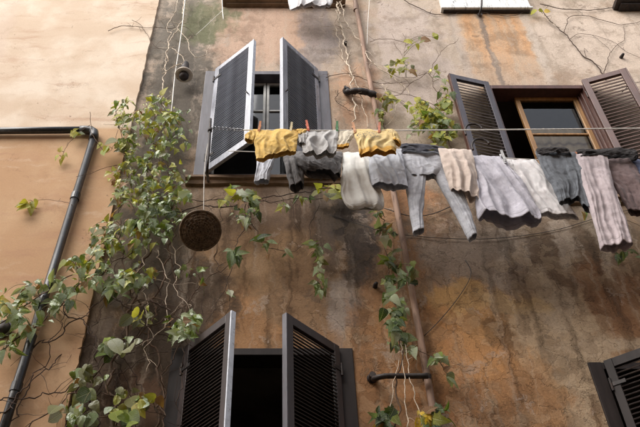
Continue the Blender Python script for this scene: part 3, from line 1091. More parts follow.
def tube_cloth(mb, pairs, d, thick, amp, seed, rows=60, cols=120, closed=False, hem=.012, top=.10, wrinkle=1.0, out=0.0):
    rnd = random.Random(seed)
    Ls = smooth_path([P(p[0], p[1], d) for p in pairs], .01)
    Rs = smooth_path([P(p[2], p[3], d) for p in pairs], .01)

    def at(ps, t):
        x = t * (len(ps) - 1)
        i = min(int(x), len(ps) - 2)
        return ps[i].lerp(ps[i + 1], x - i)
    ff = fold_fn(rnd, (Rs[len(Rs) // 2] - Ls[len(Ls) // 2]).length, amp)
    hf = rnd.uniform(1.2, 2.6)
    hp = rnd.uniform(0, 6)
    n0 = len(mb.v)
    for i in range(rows + 1):
        t = i / rows
        Lp, Rp = at(Ls, t), at(Rs, t)
        th = thick * (top + (1 - top) * min(1, t * 2.6) ** .8)
        if closed:
            th *= math.sqrt(max(0.0, 1 - max(0, (t - .8) / .2) ** 2)) + .02
        ax = (Rp - Lp)
        wid = ax.length
        for j in range(cols):
            a = 2 * math.pi * j / cols
            s = (1 - math.cos(a)) / 2
            fr = math.sin(a)
            yo = math.copysign(abs(fr) ** .75, fr) * th / 2
            A = (.22 + .78 * min(1, t * 1.5)) * min(1.0, wid / .22)
            off = yo + ff(s, t) * A * (1 if fr > 0 else .75) + out
            p = Lp + ax * s
            q = Vector((p.x * 9 + seed, p.z * 3.2, (2.0 if fr > 0 else 7.0)))
            w = Vector((p.x * 1.0 + p.z * .55, p.z - p.x * .3, q.z)) * 15 + Vector((seed, 0, 0))
            off += wrinkle * (.007 * noise.noise(q) + .0055 * (0.35 - abs(noise.noise(q * 2.1 + Vector((3, 1, 0)))))
                              + .0035 * max(0, 1 - 3.2 * abs(noise.noise(w * .7))) + .0016 * max(0, 1 - 3 * abs(noise.noise(w * 1.5 + Vector((5, 0, 0))))))
            z = hem * 2.2 * noise.noise(Vector((s * hf * 2, hp, seed))) * t ** 4 + .006 * noise.noise(Vector((s * 9, t * 6, seed + 4.4)))
            x = .008 * noise.noise(Vector((s * 3, t * 7, seed + 9.1)))
            mb.v.append(Vector((p.x + x, p.y - off, p.z + z)))
            mb.uv[len(mb.v) - 1] = (s if fr >= 0 else s + 2.0, t)
    for i in range(rows):
        for j in range(cols):
            a = n0 + i * cols + j
            b = n0 + i * cols + (j + 1) % cols
            mb.f.append((a, a + cols, b + cols, b))
    if closed:
        mb.f.append(tuple(n0 + rows * cols + j for j in range(cols)))


def garment(name, label, cat, tubes, d, mat, group='washing hung on the lines', extra=None, **kw):
    first = tubes[0]['pairs'] if isinstance(tubes[0], dict) else tubes[0]
    x = (first[0][0] + first[0][2]) / 2
    y = (first[0][1] + first[0][3]) / 2
    base = P(x, y, d)
    main = None
    seed = kw.pop('seed', 1)
    for k, tb in enumerate(tubes):
        opts = dict(thick=.06, amp=.03, seed=seed * 7 + k)
        opts.update(kw)
        pairs = tb
        nm = None
        m = mat
        if isinstance(tb, dict):
            opts.update({q: v for q, v in tb.items() if q not in ('pairs', 'name', 'mat', 'label')})
            pairs = tb['pairs']
            nm = tb.get('name')
            m = tb.get('mat', mat)
        mb = MB()
        tube_cloth(mb, pairs, d, **opts)
        if main is None:
            me = mb.mesh(nm or 'body', m, True, base)
            main = tag(link(name, None, None, base), label, cat, group)
            main.empty_display_size = .05
            o = link(nm or 'body', me, main)
        else:
            o = link(nm or 'sleeve', mb.mesh(nm or 'sleeve', m, True, base), main)
            if isinstance(tb, dict) and tb.get('label'):
                o['label'] = tb['label']
        sm = o.modifiers.new('cloth_thickness', 'SOLIDIFY')
        sm.thickness = .0028
        sm.offset = -1
    return main


C = {
    'yellow': cloth('yellow_cotton', (232, 194, 112), .9, tint=(240, 214, 156)),
    'yellow2': cloth('pale_yellow_cotton', (234, 208, 150), .9, tint=(238, 214, 160), edge=(226, 178, 92), print_rgb=(92, 96, 112)),
    'yellow3': cloth('cream_cotton_yellow_hem', (228, 218, 198), .9, edge=(222, 172, 84)),
    'grey': cloth('light_grey_cotton', (202, 200, 198), 1.2, tint=(182, 179, 178)),
    'charcoal': cloth('dark_grey_cotton', (116, 113, 113), 1.2, tint=(150, 146, 145)),
    'white': cloth('white_linen', (246, 242, 235), .6),
    'bluewhite': cloth('pale_blue_cotton', (216, 219, 227), .9, tint=(200, 203, 214)),
    'denim': cloth('pale_grey_denim', (202, 203, 209), 1.0, tint=(166, 168, 178)),
    'denim_dark': cloth('dark_denim', (74, 74, 82), 1.0, tint=(60, 60, 66)),
    'beige': cloth('beige_cotton', (222, 206, 194), .9, tint=(208, 190, 180)),
    'greyblue': cloth('grey_lilac_knit', (206, 203, 212), 1.3, tint=(176, 173, 185)),
    'white2': cloth('white_cotton', (238, 235, 235), 1.0, tint=(228, 220, 220)),
    'slate': cloth('slate_grey_cotton', (116, 120, 126), 1.3, tint=(86, 90, 96)),
    'mauve': cloth('faded_mauve_cotton', (200, 187, 189), 1.2, tint=(172, 158, 162)),
    'mauve_shaded': cloth('shaded_mauve_cotton', (128, 110, 109), 1.2, tint=(100, 86, 87)),
    'black': cloth('black_cotton', (52, 48, 48), 1.0),
    'blue': cloth('dusty_blue_cotton', (112, 120, 148), 1.0, tint=(92, 100, 130)),
}

garment('t_shirt', 'plain yellow t-shirt pegged at the left end of the front line', 't-shirt', [
    [(253, 130, 299, 130), (254, 138, 298, 137), (255, 150, 297, 147), (256, 161, 296, 154)],
    [(254, 130, 262, 130), (249, 132, 259, 133), (245, 136, 256, 139), (245, 140, 253, 144)],
    [(293, 130, 307, 129.5), (297, 132, 306, 133), (299, 135, 304, 137)]],
    L1, C['yellow'], seed=3, amp=.035, thick=.05)
garment('jeans', 'single pale blue denim leg dangling below the plain yellow t-shirt', 'jeans', [
    dict(name='leg', pairs=[(258, 152, 276, 152), (257, 162, 274, 162), (256, 172, 271, 172), (254, 183, 269, 182)])],
    L2, C['bluewhite'], seed=5, amp=.02, thick=.06)
garment('t_shirt', 'light grey t-shirt with green peg between the two yellow shirts', 't-shirt', [
    [(306, 131, 338, 131), (303, 137, 338, 138), (302, 146, 337, 148), (303, 153, 336, 157)],
    [(300, 132, 310, 131), (298, 137, 308, 138), (299, 144, 306, 146)]],
    L1, C['grey'], seed=8, amp=.04, thick=.06)
garment('t_shirt', 'dark grey crumpled shirt hanging behind the light grey t-shirt', 't-shirt', [
    [(284, 153, 342, 153), (286, 160, 342, 160), (296, 169, 341, 170), (306, 176, 340, 180)],
    [(282, 153, 304, 153), (284, 163, 304, 163), (287, 176, 304, 176), (290, 189, 304, 187)]],
    L2, C['charcoal'], seed=12, amp=.06, thick=.10, wrinkle=1.4)
garment('small_cloth', 'small cream cloth with yellow hem beside the printed yellow shirt', 'cloth', [
    [(338, 131, 354, 131), (338, 137, 353, 137), (337, 144, 350, 142), (335, 150, 349, 146)]],
    L1, C['yellow3'], seed=15, amp=.02, thick=.03)
garment('t_shirt', 'pale yellow shirt with a grey scribble print on the chest', 't-shirt', [
    [(353, 130, 392, 130), (355, 138, 394, 138), (358, 148, 396, 147), (359, 155, 396, 154)],
    [(384, 130, 394, 130), (388, 134, 399, 137), (393, 142, 401, 146)]],
    L1, C['yellow2'], seed=19, amp=.032, thick=.05)
garment('pillowcase', 'big white pillowcase bellying below the row of yellow shirts', 'pillowcase', [
    [(343, 153, 370, 153), (342, 165, 374, 165), (341, 182, 378, 182), (341, 196, 383, 198), (346, 206, 384, 206), (352, 209, 380, 209)]],
    L2, C['white'], seed=23, amp=.03, thick=.10, closed=True, hem=.0, wrinkle=.5)
garment('shirt', 'pale blue shirt hanging between the white pillowcase and grey jeans', 'shirt', [
    [(367, 153.5, 401, 153.5), (368, 165, 403, 164), (369, 180, 405, 179), (371, 192, 407, 194)]],
    L2, C['bluewhite'], seed=27, amp=.03, thick=.07, out=.05)
garment('jeans', 'pale grey jeans hanging with the two legs spread apart', 'jeans', [
    dict(name='seat', pairs=[(400, 151, 446, 153), (401, 158, 447, 160), (403, 168, 446, 170), (406, 178, 441, 178)], thick=.06),
    dict(name='leg', pairs=[(401, 160, 429, 162), (404, 178, 426, 178), (408, 202, 424, 200), (411, 220, 423, 217), (413, 234, 424, 231)], thick=.08),
    dict(name='leg', pairs=[(424, 158, 447, 160), (433, 176, 453, 178), (447, 198, 464, 196), (458, 218, 471, 214), (469, 240, 477, 236)], thick=.08),
    dict(name='waistband', mat=C['denim_dark'], pairs=[(399, 146, 446, 150), (400, 150, 446, 153), (401, 155, 447, 157)], thick=.10, amp=.015, top=.6, out=.01)],
    L2, C['denim'], seed=31, amp=.025)
garment('shirt', 'beige top hanging between the grey jeans and lilac grey shirt', 'shirt', [
    [(437, 154, 470, 156), (440, 166, 473, 168), (445, 182, 476, 186), (450, 195, 478, 207)]],
    L2, C['beige'], seed=35, amp=.035, thick=.08, out=.06)
garment('shirt', 'wide lilac grey shirt flaring to a wavy hem', 'shirt', [
    [(466, 156, 504, 158), (468, 168, 510, 170), (471, 184, 521, 184), (474, 200, 531, 200), (477, 217, 540, 215), (479, 222, 541, 223)],
    [(463, 157, 474, 157), (464, 168, 475, 168), (465, 182, 475, 183)]],
    L2, C['greyblue'], seed=39, amp=.055, thick=.14, hem=.03)
garment('shirt', 'white cotton shirt between the lilac grey shirt and slate t-shirt', 'shirt', [
    [(501, 158, 536, 160), (507, 168, 545, 170), (518, 184, 556, 184), (528, 200, 568, 202), (538, 213, 579, 219)],
    [(500, 158, 512, 159), (501, 165, 516, 170), (506, 174, 518, 178)]],
    L2, C['white2'], seed=43, amp=.03, thick=.06, out=-.01)
garment('t_shirt', 'slate grey t-shirt draped over the white cotton shirt', 't-shirt', [
    [(533, 159, 568, 160), (537, 170, 572, 172), (544, 186, 575, 186), (551, 198, 577, 198), (556, 211, 577, 208)],
    [(554, 160, 574, 160), (561, 174, 581, 178), (570, 196, 587, 200), (579, 213, 591, 219)],
    dict(name='collar', mat=C['black'], pairs=[(534, 156, 566, 157), (534, 159, 567, 160), (535, 163, 568, 164)], thick=.09, amp=.02, top=.6)],
    L2, C['slate'], seed=47, amp=.035, thick=.06, out=.075, wrinkle=1.2)
garment('trousers', 'faded mauve trousers with one long leg hanging far down', 'trousers', [
    dict(name='leg', pairs=[(570, 162, 604, 164), (574, 182, 608, 184), (583, 209, 614, 209), (590, 231, 621, 231), (597, 258, 628, 254)], thick=.09, out=.08),
    dict(name='leg', mat=C['mauve_shaded'], label='brown mauve rear leg in shadow', pairs=[(592, 161, 628, 162), (600, 176, 637, 176), (614, 194, 648, 194), (626, 214, 660, 214)], thick=.08),  # shade of the rear leg put into a darker copy of the cloth
    dict(name='waistband', mat=C['black'], pairs=[(574, 157, 634, 157), (575, 160, 634, 160), (576, 165, 635, 165)], thick=.10, amp=.02, top=.6, out=.06)],
    L2, C['mauve'], seed=53, amp=.03, wrinkle=1.5, out=.03)
garment('shirt', 'dusty blue garment cut off by the right edge', 'shirt', [
    [(622, 160, 662, 160), (630, 176, 670, 176), (640, 196, 682, 196), (648, 214, 690, 214)]],
    L2, C['blue'], seed=59, amp=.04, thick=.08)
# washing on the storey above
garment('bed_sheet', 'white scalloped cloth hanging into the frame at the top edge', 'cloth', [
    [(284, -16, 336, -16), (286, -8, 334, -8), (288, 0, 333, 0), (290, 7, 331, 7)]],
    .30, C['white2'], seed=61, amp=.05, thick=.05, hem=.03)

# clothespins
def pin(x, y, d, rgb, label, tilt=0.0):
    c = P(x, y, d)
    key = 'pin_%d_%d_%d' % rgb
    if key not in M:
        M[key] = simple('clothespin_' + key, rgb, .5, var=.2, scale=40, bump=.2)
    t = thing('clothespin', label, 'clothespin', c, 'clothespins on the line')
    for sg in (-1, 1):
        mb = MB()
        prof = [(-.045, .004), (-.03, .0075), (-.012, .005), (.008, .0075), (.04, .011)]
        pts = [(dy, zz) for zz, dy in prof]
        n = len(pts)
        for (dy, zz) in pts:
            for xx in (-.006, .006):
                mb.v.append(Vector((xx, sg * dy, zz)))
                mb.v.append(Vector((xx, sg * (dy + .007), zz)))
        for i in range(n - 1):
            a = i * 4
            mb.f += [(a, a + 4, a + 5, a + 1), (a + 2, a + 3, a + 7, a + 6), (a, a + 2, a + 6, a + 4), (a + 1, a + 5, a + 7, a + 3)]
        mb.f += [(0, 1, 3, 2), ((n - 1) * 4, (n - 1) * 4 + 2, (n - 1) * 4 + 3, (n - 1) * 4 + 1)]
        link('prong', mb.mesh('prong', M[key]), t)
    mb = MB()
    mb.tube([Vector((-.009, 0, .004)), Vector((.009, 0, .004))], .007, 8)
    link('spring', mb.mesh('spring', M['steel']), t)
    t.rotation_euler = (0, tilt, tilt * .5)
    t.scale = (1.5, 1.5, 1.5)


pin(259.5, 128, L1, (190, 120, 70), 'orange clothespin at the left of the plain yellow t-shirt', .1)
pin(307.5, 127, L1, (196, 92, 56), 'red clothespin between the yellow and light grey t-shirts', -.12)
pin(291, 129, L1, (206, 190, 150), 'cream clothespin near the right sleeve of the yellow t-shirt', .1)
pin(337, 128, L1, (66, 118, 70), 'green clothespin at the right of the light grey t-shirt', .05)
pin(354, 129, L1, (204, 150, 110), 'tan clothespin at the left of the printed yellow shirt', -.1)
pin(379, 129, L1, (206, 130, 104), 'salmon clothespin on the shoulder of the printed yellow shirt', .12)
pin(576, 159, L2 + .06, (196, 130, 90), 'tan clothespin between slate t-shirt and mauve trousers', .1)
pin(503, 157, L2 + .06, (190, 190, 190), 'grey clothespin between lilac grey and white shirts', -.1)

# black shutter hold-backs, set out level with the rear line
for (x, y, lab) in ((468, 128, 'upper black iron hanger hook in front of the right window shutter'),
                    (475, 143, 'lower black iron hanger hook in front of the right window shutter')):
    c = P(x, y, L2 + .05)
    mb = MB()
    pts = [P(x - 2, y + 7, L2 + .05), P(x - 3, y + 2, L2 + .05), P(x + 0, y - 3, L2 + .05), P(x + 7, y - 4, L2 + .05), P(x + 13, y - 1, L2 + .05), P(x + 14, y + 1, L2 + .05)]
    mb.tube(smooth_path(pts, .01), .009, 8)
    o = link('holdback_hook', mb.mesh('holdback_hook', M['iron'], True, c), None, c)
    tag(o, lab, 'holdback', 'hanger hooks of the right shutters')

# ------------------------------------------------------------------ hanging basket, seen from below
bc = P(200.5, 231, .50)
hb = thing('hanging_basket', 'round dark wicker basket hanging on a rope left of the sill vine', 'basket', bc)
tilt = Matrix.Translation(bc) @ Matrix.Rotation(R(-10), 4, 'Y') @ Matrix.Rotation(R(-34), 4, 'X')
mb = MB()
prof = [(.001, -.022), (.03, -.0215), (.06, -.019), (.09, -.012), (.12, -.002), (.140, .010), (.152, .02), (.146, .024), (.13, .016), (.08, -.004), (.001, -.014)]
mb.lathe(prof, 40, tilt)
for i, v in enumerate(mb.v):
    mb.v[i] = v + Vector((noise.noise(v * 30), noise.noise(v * 30 + Vector((9, 0, 0))), noise.noise(v * 30 + Vector((0, 9, 0))))) * .006
wpart('liner', mb, M['coir'], hb, True)


def bowl(r):
    return -.028 + .046 * (r / .152) ** 2.2


NR = 8
for k in range(NR):
    r = .022 + .13 * k / (NR - 1)
    mb = MB()
    pts = [tilt @ Vector((r * math.cos(a), r * math.sin(a), bowl(r) + .003 * math.sin(a * 11 + k * math.pi) + .003 * noise.noise(Vector((k, a * 2, 0))))) for a in [2 * math.pi * i / 66 for i in range(67)]]
    mb.tube(pts, .0034 if k < NR - 1 else .010, 6)
    wpart('ring', mb, M['wicker'], hb, True)
for k in range(22):
    a = 2 * math.pi * k / 22
    mb = MB()
    pts = [tilt @ Vector((r * math.cos(a), r * math.sin(a), bowl(r) - .001)) for r in [.006 + .146 * i / 8 for i in range(9)]]
    mb.tube(pts, .003, 5)
    wpart('rib', mb, M['wicker'], hb, True)
top = tilt @ Vector((-.01, .150, .018))
mb = MB()
mb.tube(smooth_path([top + Vector((-.02, 0, -.01)), top + Vector((-.012, -.012, .06)), top + Vector((.01, 0, .11)), top + Vector((.02, .0, .05)), top + Vector((.012, 0, -.01))], .01), .005, 6)
wpart('handle', mb, M['bark_pale'], hb, True)
rope('rope', [top + Vector((.01, 0, .10)), P(204.5, 172, .60), P(209, 138, L1 - .03), P(210, 131, L1 - .02)], .0045, 'white rope from the iron rod down to the hanging basket', group='ropes')
rope('rope', [P(186, -8, .10), P(181, 35, .13), P(175, 75, .14), P(172, 105, .16), P(169, 130, .12)], .0055, 'white rope running down into the top of the big vine', group='ropes')
rope('rope', [P(370, -6, .05), P(368, 20, .05), P(367, 45, .05)], .003, 'thin white string hanging on the grey plaster right of the pink drainpipe', group='ropes')
rope('rope', [P(222, -6, .12), P(222.5, 10, .12), P(223.5, 20, .12)], .005, 'short white rope end hanging at the top left of the facade', group='ropes')
rope('rope', [P(222, 11, .12), P(208, 24, .08), P(196, 35, .06)], .0025, 'thin slack string slanting over the mossy plaster', group='ropes')
rope('wall_cable', [P(330, 215, .01), P(352, 222, .012), P(385, 232, .10), P(405, 235, .012), P(440, 238, .012), P(480, 239, .014), P(520, 236, .012), P(560, 229, .012), P(600, 217, .014), P(650, 205, .012)], .0028,
     'thin black cable sagging along the wall under the laundry', 'cable', cat='cable')
rope('wall_cable', [P(384, 208, .02), P(410, 216, .03), P(432, 214, .02), P(452, 206, .02)], .004, 'thin slack wire beside the drainpipe below the jeans', 'cable', cat='cable')
rope('wall_cable', [P(424, 336, .02), P(440, 320, .015), P(458, 298, .015), P(470, 278, .015), P(470, 268, .012), P(465, 260, .01)], .003, 'thin bare wire curling over the cracked plaster', 'cable', cat='cable')

# ------------------------------------------------------------------ climbing plants
def leaf_mesh(name, prof, mat, fold=.18, curl=.25, wave=.03, seed=1, petiole=.25):
    """prof: half widths along a blade of length 1 (y); rib at x = 0"""
    rnd = random.Random(seed)
    mb = MB()
    n = len(prof)
    for i, (y, w) in enumerate(prof):
        zc = -curl * y * y
        for k in (-1, -.5, 0, .5, 1):
            x = k * w
            z = zc + fold * abs(x) - .25 * x * x + wave * rnd.uniform(-1, 1) * abs(k)
            mb.v.append(Vector((x, y, z)))
    for i in range(n - 1):
        for k in range(4):
            a = i * 5 + k
            mb.f.append((a, a + 1, a + 6, a + 5))
    p0 = len(mb.v)
    mb.v += [Vector((-.012, 0, 0)), Vector((.012, 0, 0)), Vector((.008, -petiole, .05)), Vector((-.008, -petiole, .05))]
    mb.f.append((p0, p0 + 3, p0 + 2, p0 + 1))
    return mb.mesh(name, mat, True)


OVATE = [(0, .02), (.03, .16), (.12, .29), (.28, .36), (.48, .32), (.68, .22), (.86, .10), (1.0, .008)]
HEART = [(-.06, .10), (.0, .30), (.12, .42), (.30, .44), (.50, .36), (.70, .23), (.88, .10), (1.0, .008)]
LANCE = [(0, .02), (.06, .10), (.18, .18), (.36, .22), (.56, .20), (.74, .13), (.9, .05), (1.0, .006)]
ROUND = [(-.04, .14), (.04, .34), (.18, .46), (.38, .50), (.58, .45), (.76, .33), (.9, .18), (1.0, .04)]
LOBED = [(-.05, .12), (.04, .40), (.10, .30), (.24, .34), (.36, .52), (.46, .30), (.60, .24), (.78, .14), (1.0, .008)]
SHAPES = {}
for kind in LEAF:
    for i, (pf, fo, cu) in enumerate(((OVATE, .35, .45), (HEART, .25, .5), (LANCE, .45, .35), (OVATE, .15, .85), (ROUND, .2, .35), (LOBED, .3, .5))):
        SHAPES[kind, i] = leaf_mesh('leaf', pf, LEAF[kind], fo, cu, .03, i * 3 + len(kind))
SETS = {'small': (0, 2, 2, 3, 5), 'broad': (0, 3, 5, 2, 0), 'round': (4, 1, 4), 'long': (2, 0, 2), 'lobed': (5, 1, 5, 0)}


class Plant:
    def __init__(self, name, label, root, bark, seed, group='climbing plants on the walls'):
        self.o = thing(name, label, 'vine', root, group)
        self.root = Vector(root)
        self.bark = bark
        self.r = random.Random(seed)
        self.pts = []
        self.leaves = []
        self.seed = seed
        self.dens, self.scl = 1.6, .92

    def stem(self, px, r0=.006, r1=.003, jit=.018, side=0, slen=.15, dd=None, mat=None):
        pts = []
        for i, p in enumerate(px):
            d = p[2] if len(p) > 2 else (dd if dd is not None else .05)
            pts.append(P(p[0], p[1], d))
        path = smooth_path(pts, .03)
        sd = self.r.uniform(0, 100)
        n = len(path)
        out = []
        for i, p in enumerate(path):
            k = min(1, i / 3, (n - 1 - i) / 3) if n > 6 else 0
            q = p * 7
            v = Vector((noise.noise(q + Vector((sd, 0, 0))), .5 * noise.noise(q + Vector((0, sd, 0))), noise.noise(q + Vector((0, 0, sd)))))
            v += .45 * Vector((noise.noise(q * 3.1 + Vector((sd, 0, 0))), 0, noise.noise(q * 3.1 + Vector((0, 0, sd)))))
            out.append(p + v * jit * k * 2)
            if out[-1].y > -.004:
                out[-1].y = -.004
        rad = [r0 + (r1 - r0) * i / (n - 1) for i in range(n)]
        rad = [a * (1 + .25 * noise.noise(p * 40)) for a, p in zip(rad, out)]
        mb = MB()
        mb.tube(out, rad, 6)
        for _ in range(side):
            i = self.r.randrange(2, max(3, n - 2))
            self.twiglet(mb, out[min(i, n - 1)], rad[min(i, n - 1)] * .6, slen)
        wpart('stem', mb, M[mat or self.bark], self.o, True)
        self.pts += out
        return out

    def twiglet(self, mb, p, r, ln):
        dr = Vector((self.r.uniform(-1, 1), self.r.uniform(-.5, .05), self.r.uniform(-.7, .9))).normalized()
        pts = [p.copy()]
        L = ln * self.r.uniform(.4, 1.2)
        for k in range(5):
            dr = (dr + Vector((self.r.uniform(-.45, .45), self.r.uniform(-.2, .2), self.r.uniform(-.5, .3)))).normalized()
            q = pts[-1] + dr * L / 5
            q.y = min(q.y, -.006)
            pts.append(q)
        mb.tube(pts, [max(.0012, r * (1 - .7 * k / 5)) for k in range(6)], 5)

    def cluster(self, cx, cy, rx, ry, n, size, pal, shape='broad', d=(.06, .3), per=3, spread=.06):
        kd = kdtree.KDTree(len(self.pts))
        for i, p in enumerate(self.pts):
            kd.insert(p, i)
        kd.balance()
        n = int(n * self.dens)
        size *= self.scl
        made = 0
        while made < n:
            a = self.r.uniform(0, 6.283)
            q = math.sqrt(self.r.random())
            tgt = P(cx + rx * q * math.cos(a), cy + ry * q * math.sin(a), self.r.uniform(*d))
            src, _, dist = kd.find(tgt)
            if dist > .45:
                src = tgt + (src - tgt).normalized() * .45
            mid = src.lerp(tgt, .55) + Vector((0, -.01, .035)) * min(1, dist * 6)
            path = smooth_path([src, mid, tgt], .02)
            nn = len(path)
            mb = MB()
            mb.tube(path, [.0026 - .0014 * i / max(1, nn - 1) for i in range(nn)], 5)
            wpart('shoot', mb, M['bark_green'] if self.bark != 'bark_pale' else M['bark'], self.o, True)
            self.pts += path[nn // 2:]
            k = min(per, n - made)
            for j in range(k):
                f = 1 - j / max(per, 1) * .62
                p = path[min(nn - 1, int(f * (nn - 1)))] + Vector((self.r.uniform(-1, 1), self.r.uniform(-.6, .3), self.r.uniform(-1, .6))) * spread * (.2 if j == 0 else 1)
                p.y = min(p.y, -.012)
                self.leaf(p, size * self.r.uniform(.45, 1.3), pal, shape)
                made += 1

    def leaf(self, p, s, pal, shape):
        r = self.r
        tip = Vector((r.gauss(0, .75), r.gauss(-.25, .35), r.gauss(-.75, .5)))
        nrm = Vector((r.gauss(0, .42), -1.0 + r.gauss(0, .25), r.gauss(.05, .55)))
        y = tip.normalized()
        z = (nrm - y * nrm.dot(y))
        z = z.normalized() if z.length > 1e-4 else y.orthogonal()
        x = y.cross(z)
        m = Matrix((x, y, z)).transposed().to_4x4()
        k = pal if isinstance(pal, str) else r.choice(pal)
        if r.random() < .05:
            k = 'dead'
        elif k == 'green' and r.random() < .25:
            k = 'pale'
        self.leaves.append((s, Matrix.Translation(p) @ m @ Matrix.Diagonal((s * r.uniform(.8, 1.1), s, s, 1)), SHAPES[k, r.choice(SETS[shape])]))

    def done(self, cap=290):
        self.leaves.sort(key=lambda a: -a[0])
        inv = Matrix.Translation(-self.root)
        rest = {}
        for i, (s, m, me) in enumerate(self.leaves):
            if i < cap:
                o = link('leaf', me, self.o)
                o.matrix_local = inv @ m
            else:
                rest.setdefault(me.materials[0].name, []).append((m, me))
        for nm, lst in rest.items():
            mb = MB()
            for (m, me) in lst:
                n = len(mb.v)
                mb.v += [m @ v.co for v in me.vertices]
                mb.f += [tuple(n + i for i in p.vertices) for p in me.polygons]
            o = wpart('small_leaves', mb, bpy.data.materials[nm], self.o, True)
            o['kind'] = 'stuff'


# --- the big vine on the corner
A = Plant('climbing_vine', 'large tangled vine with grey green leaves climbing the house corner', P(118, 427, .05), 'bark', 11)
A.dens, A.scl = 3.6, .82
A.stem([(116, 445, .06), (112, 385, .08), (127, 330, .1), (140, 280, .1), (150, 235, .14), (152, 190, .16), (150, 150, .16), (157, 108, .14)], .011, .005, .03, 10)
A.stem([(152, 445, .05), (160, 385, .06), (151, 330, .08), (165, 280, .08), (172, 240, .1), (168, 190, .12), (165, 140, .12), (160, 98, .1)], .009, .004, .03, 10)
A.stem([(55, 440, .06), (95, 372, .08), (140, 332, .06), (185, 302, .05), (212, 275, .04), (232, 258, .03)], .006, .003, .025, 8)
A.stem([(-8, 355, .12), (40, 322, .14), (75, 292, .16), (110, 266, .16), (140, 248, .12)], .006, .004, .02, 6)
A.stem([(-8, 330, .12), (30, 302, .14), (60, 284, .16), (88, 262, .16), (104, 240, .14), (110, 218, .12)], .005, .003, .02, 6)
A.stem([(141, 305, .1), (128, 280, .12), (122, 250, .14), (118, 215, .14), (126, 180, .16), (121, 140, .14), (116, 112, .12)], .006, .003, .025, 8)
A.stem([(168, 255, .06), (180, 296, .06), (190, 325, .08), (206, 334, .08)], .005, .0025, .02, 4)
for pth in ([(-8, 402), (50, 394), (100, 362), (150, 338), (192, 346)], [(-8, 424), (40, 372), (70, 352), (100, 345), (135, 352)],
            [(110, 288), (150, 330), (190, 330), (204, 296)], [(60, 300), (85, 322), (100, 345), (130, 382), (135, 430)],
            [(92, 440), (100, 382), (90, 340), (105, 300)], [(164, 440), (165, 372), (186, 330), (180, 272), (197, 248)],
            [(20, 440), (60, 400), (110, 395), (160, 410)], [(128, 440), (136, 380), (120, 330), (140, 290), (176, 268)],
            [(30, 352), (62, 330), (100, 300), (118, 262)], [(150, 300), (172, 322), (182, 372), (176, 440)],
            [(0, 445), (28, 395), (52, 345), (66, 300)], [(70, 440), (84, 402), (132, 360), (168, 352)],
            [(150, 270), (162, 300), (140, 330), (110, 352)], [(196, 440), (192, 392), (200, 352), (190, 322)]):
    A.stem([(x, y, A.r.uniform(.03, .14)) for x, y in pth], .0052, .0022, .035, 7, .22, mat=A.r.choice(['bark', 'bark_dark', 'bark_dark']))
for pth in ([(148, 232), (142, 280), (150, 330), (146, 372)], [(158, 250), (170, 300), (160, 335), (128, 348)], [(172, 236), (178, 280), (190, 310)]):
    A.stem([(x, y, .12) for x, y in pth], .0035, .002, .03, 5, .16, mat='bark_pale')
GP = ('green', 'pale', 'pale', 'olive')
A.cluster(150, 110, 40, 15, 34, .085, ('pale', 'lime', 'green', 'lime'), 'small')
A.cluster(125, 112, 14, 12, 10, .085, ('green', 'lime', 'olive'), 'small')
A.cluster(170, 132, 26, 17, 24, .085, ('green', 'pale', 'lime'), 'broad')
A.cluster(140, 148, 27, 22, 36, .08, ('lime', 'green', 'olive', 'pale'), 'lobed')
A.cluster(134, 182, 27, 22, 36, .08, ('lime', 'green', 'lime', 'olive'), 'lobed')
A.cluster(168, 186, 24, 22, 32, .085, ('pale', 'green', 'lime'), 'broad')
A.cluster(160, 214, 34, 16, 38, .09, ('pale', 'pale', 'green', 'dark'), 'broad')
A.cluster(133, 236, 30, 15, 20, .085, ('green', 'pale', 'lime'), 'broad')
A.cluster(104, 236, 16, 20, 16, .09, ('green', 'lime', 'olive', 'pale'), 'broad')
A.cluster(84, 266, 22, 12, 14, .095, ('lime', 'green', 'pale'), 'broad')
A.cluster(112, 280, 30, 10, 18, .10, ('pale', 'green', 'pale', 'dark'), 'broad')
A.cluster(56, 290, 30, 13, 16, .11, ('green', 'dark', 'pale'), 'broad')
A.cluster(36, 318, 18, 12, 8, .11, ('pale', 'green'), 'long')
A.cluster(14, 302, 16, 12, 9, .10, ('lime', 'green', 'pale'), 'long')
A.cluster(6, 345, 10, 12, 6, .11, ('pale', 'green'), 'long')
A.cluster(138, 272, 16, 14, 12, .085, ('lime', 'olive', 'green'), 'lobed')
A.cluster(184, 324, 17, 9, 14, .095, ('pale', 'pale', 'green'), 'broad', per=5)
A.cluster(86, 378, 14, 16, 5, .10, ('olive', 'green'), 'round', per=2)
A.cluster(74, 412, 18, 13, 7, .10, ('olive', 'pale', 'green'), 'round', per=2)
A.cluster(130, 404, 22, 17, 10, .10, ('green', 'olive', 'pale', 'lime'), 'round', per=3)
A.cluster(116, 345, 14, 14, 5, .11, ('pale', 'green', 'olive'), 'round', per=2)
A.cluster(195, 275, 8, 10, 3, .08, ('pale', 'green'), 'broad', per=2)
A.cluster(148, 315, 14, 10, 4, .10, ('olive', 'lime'), 'round', per=2)
A.done()

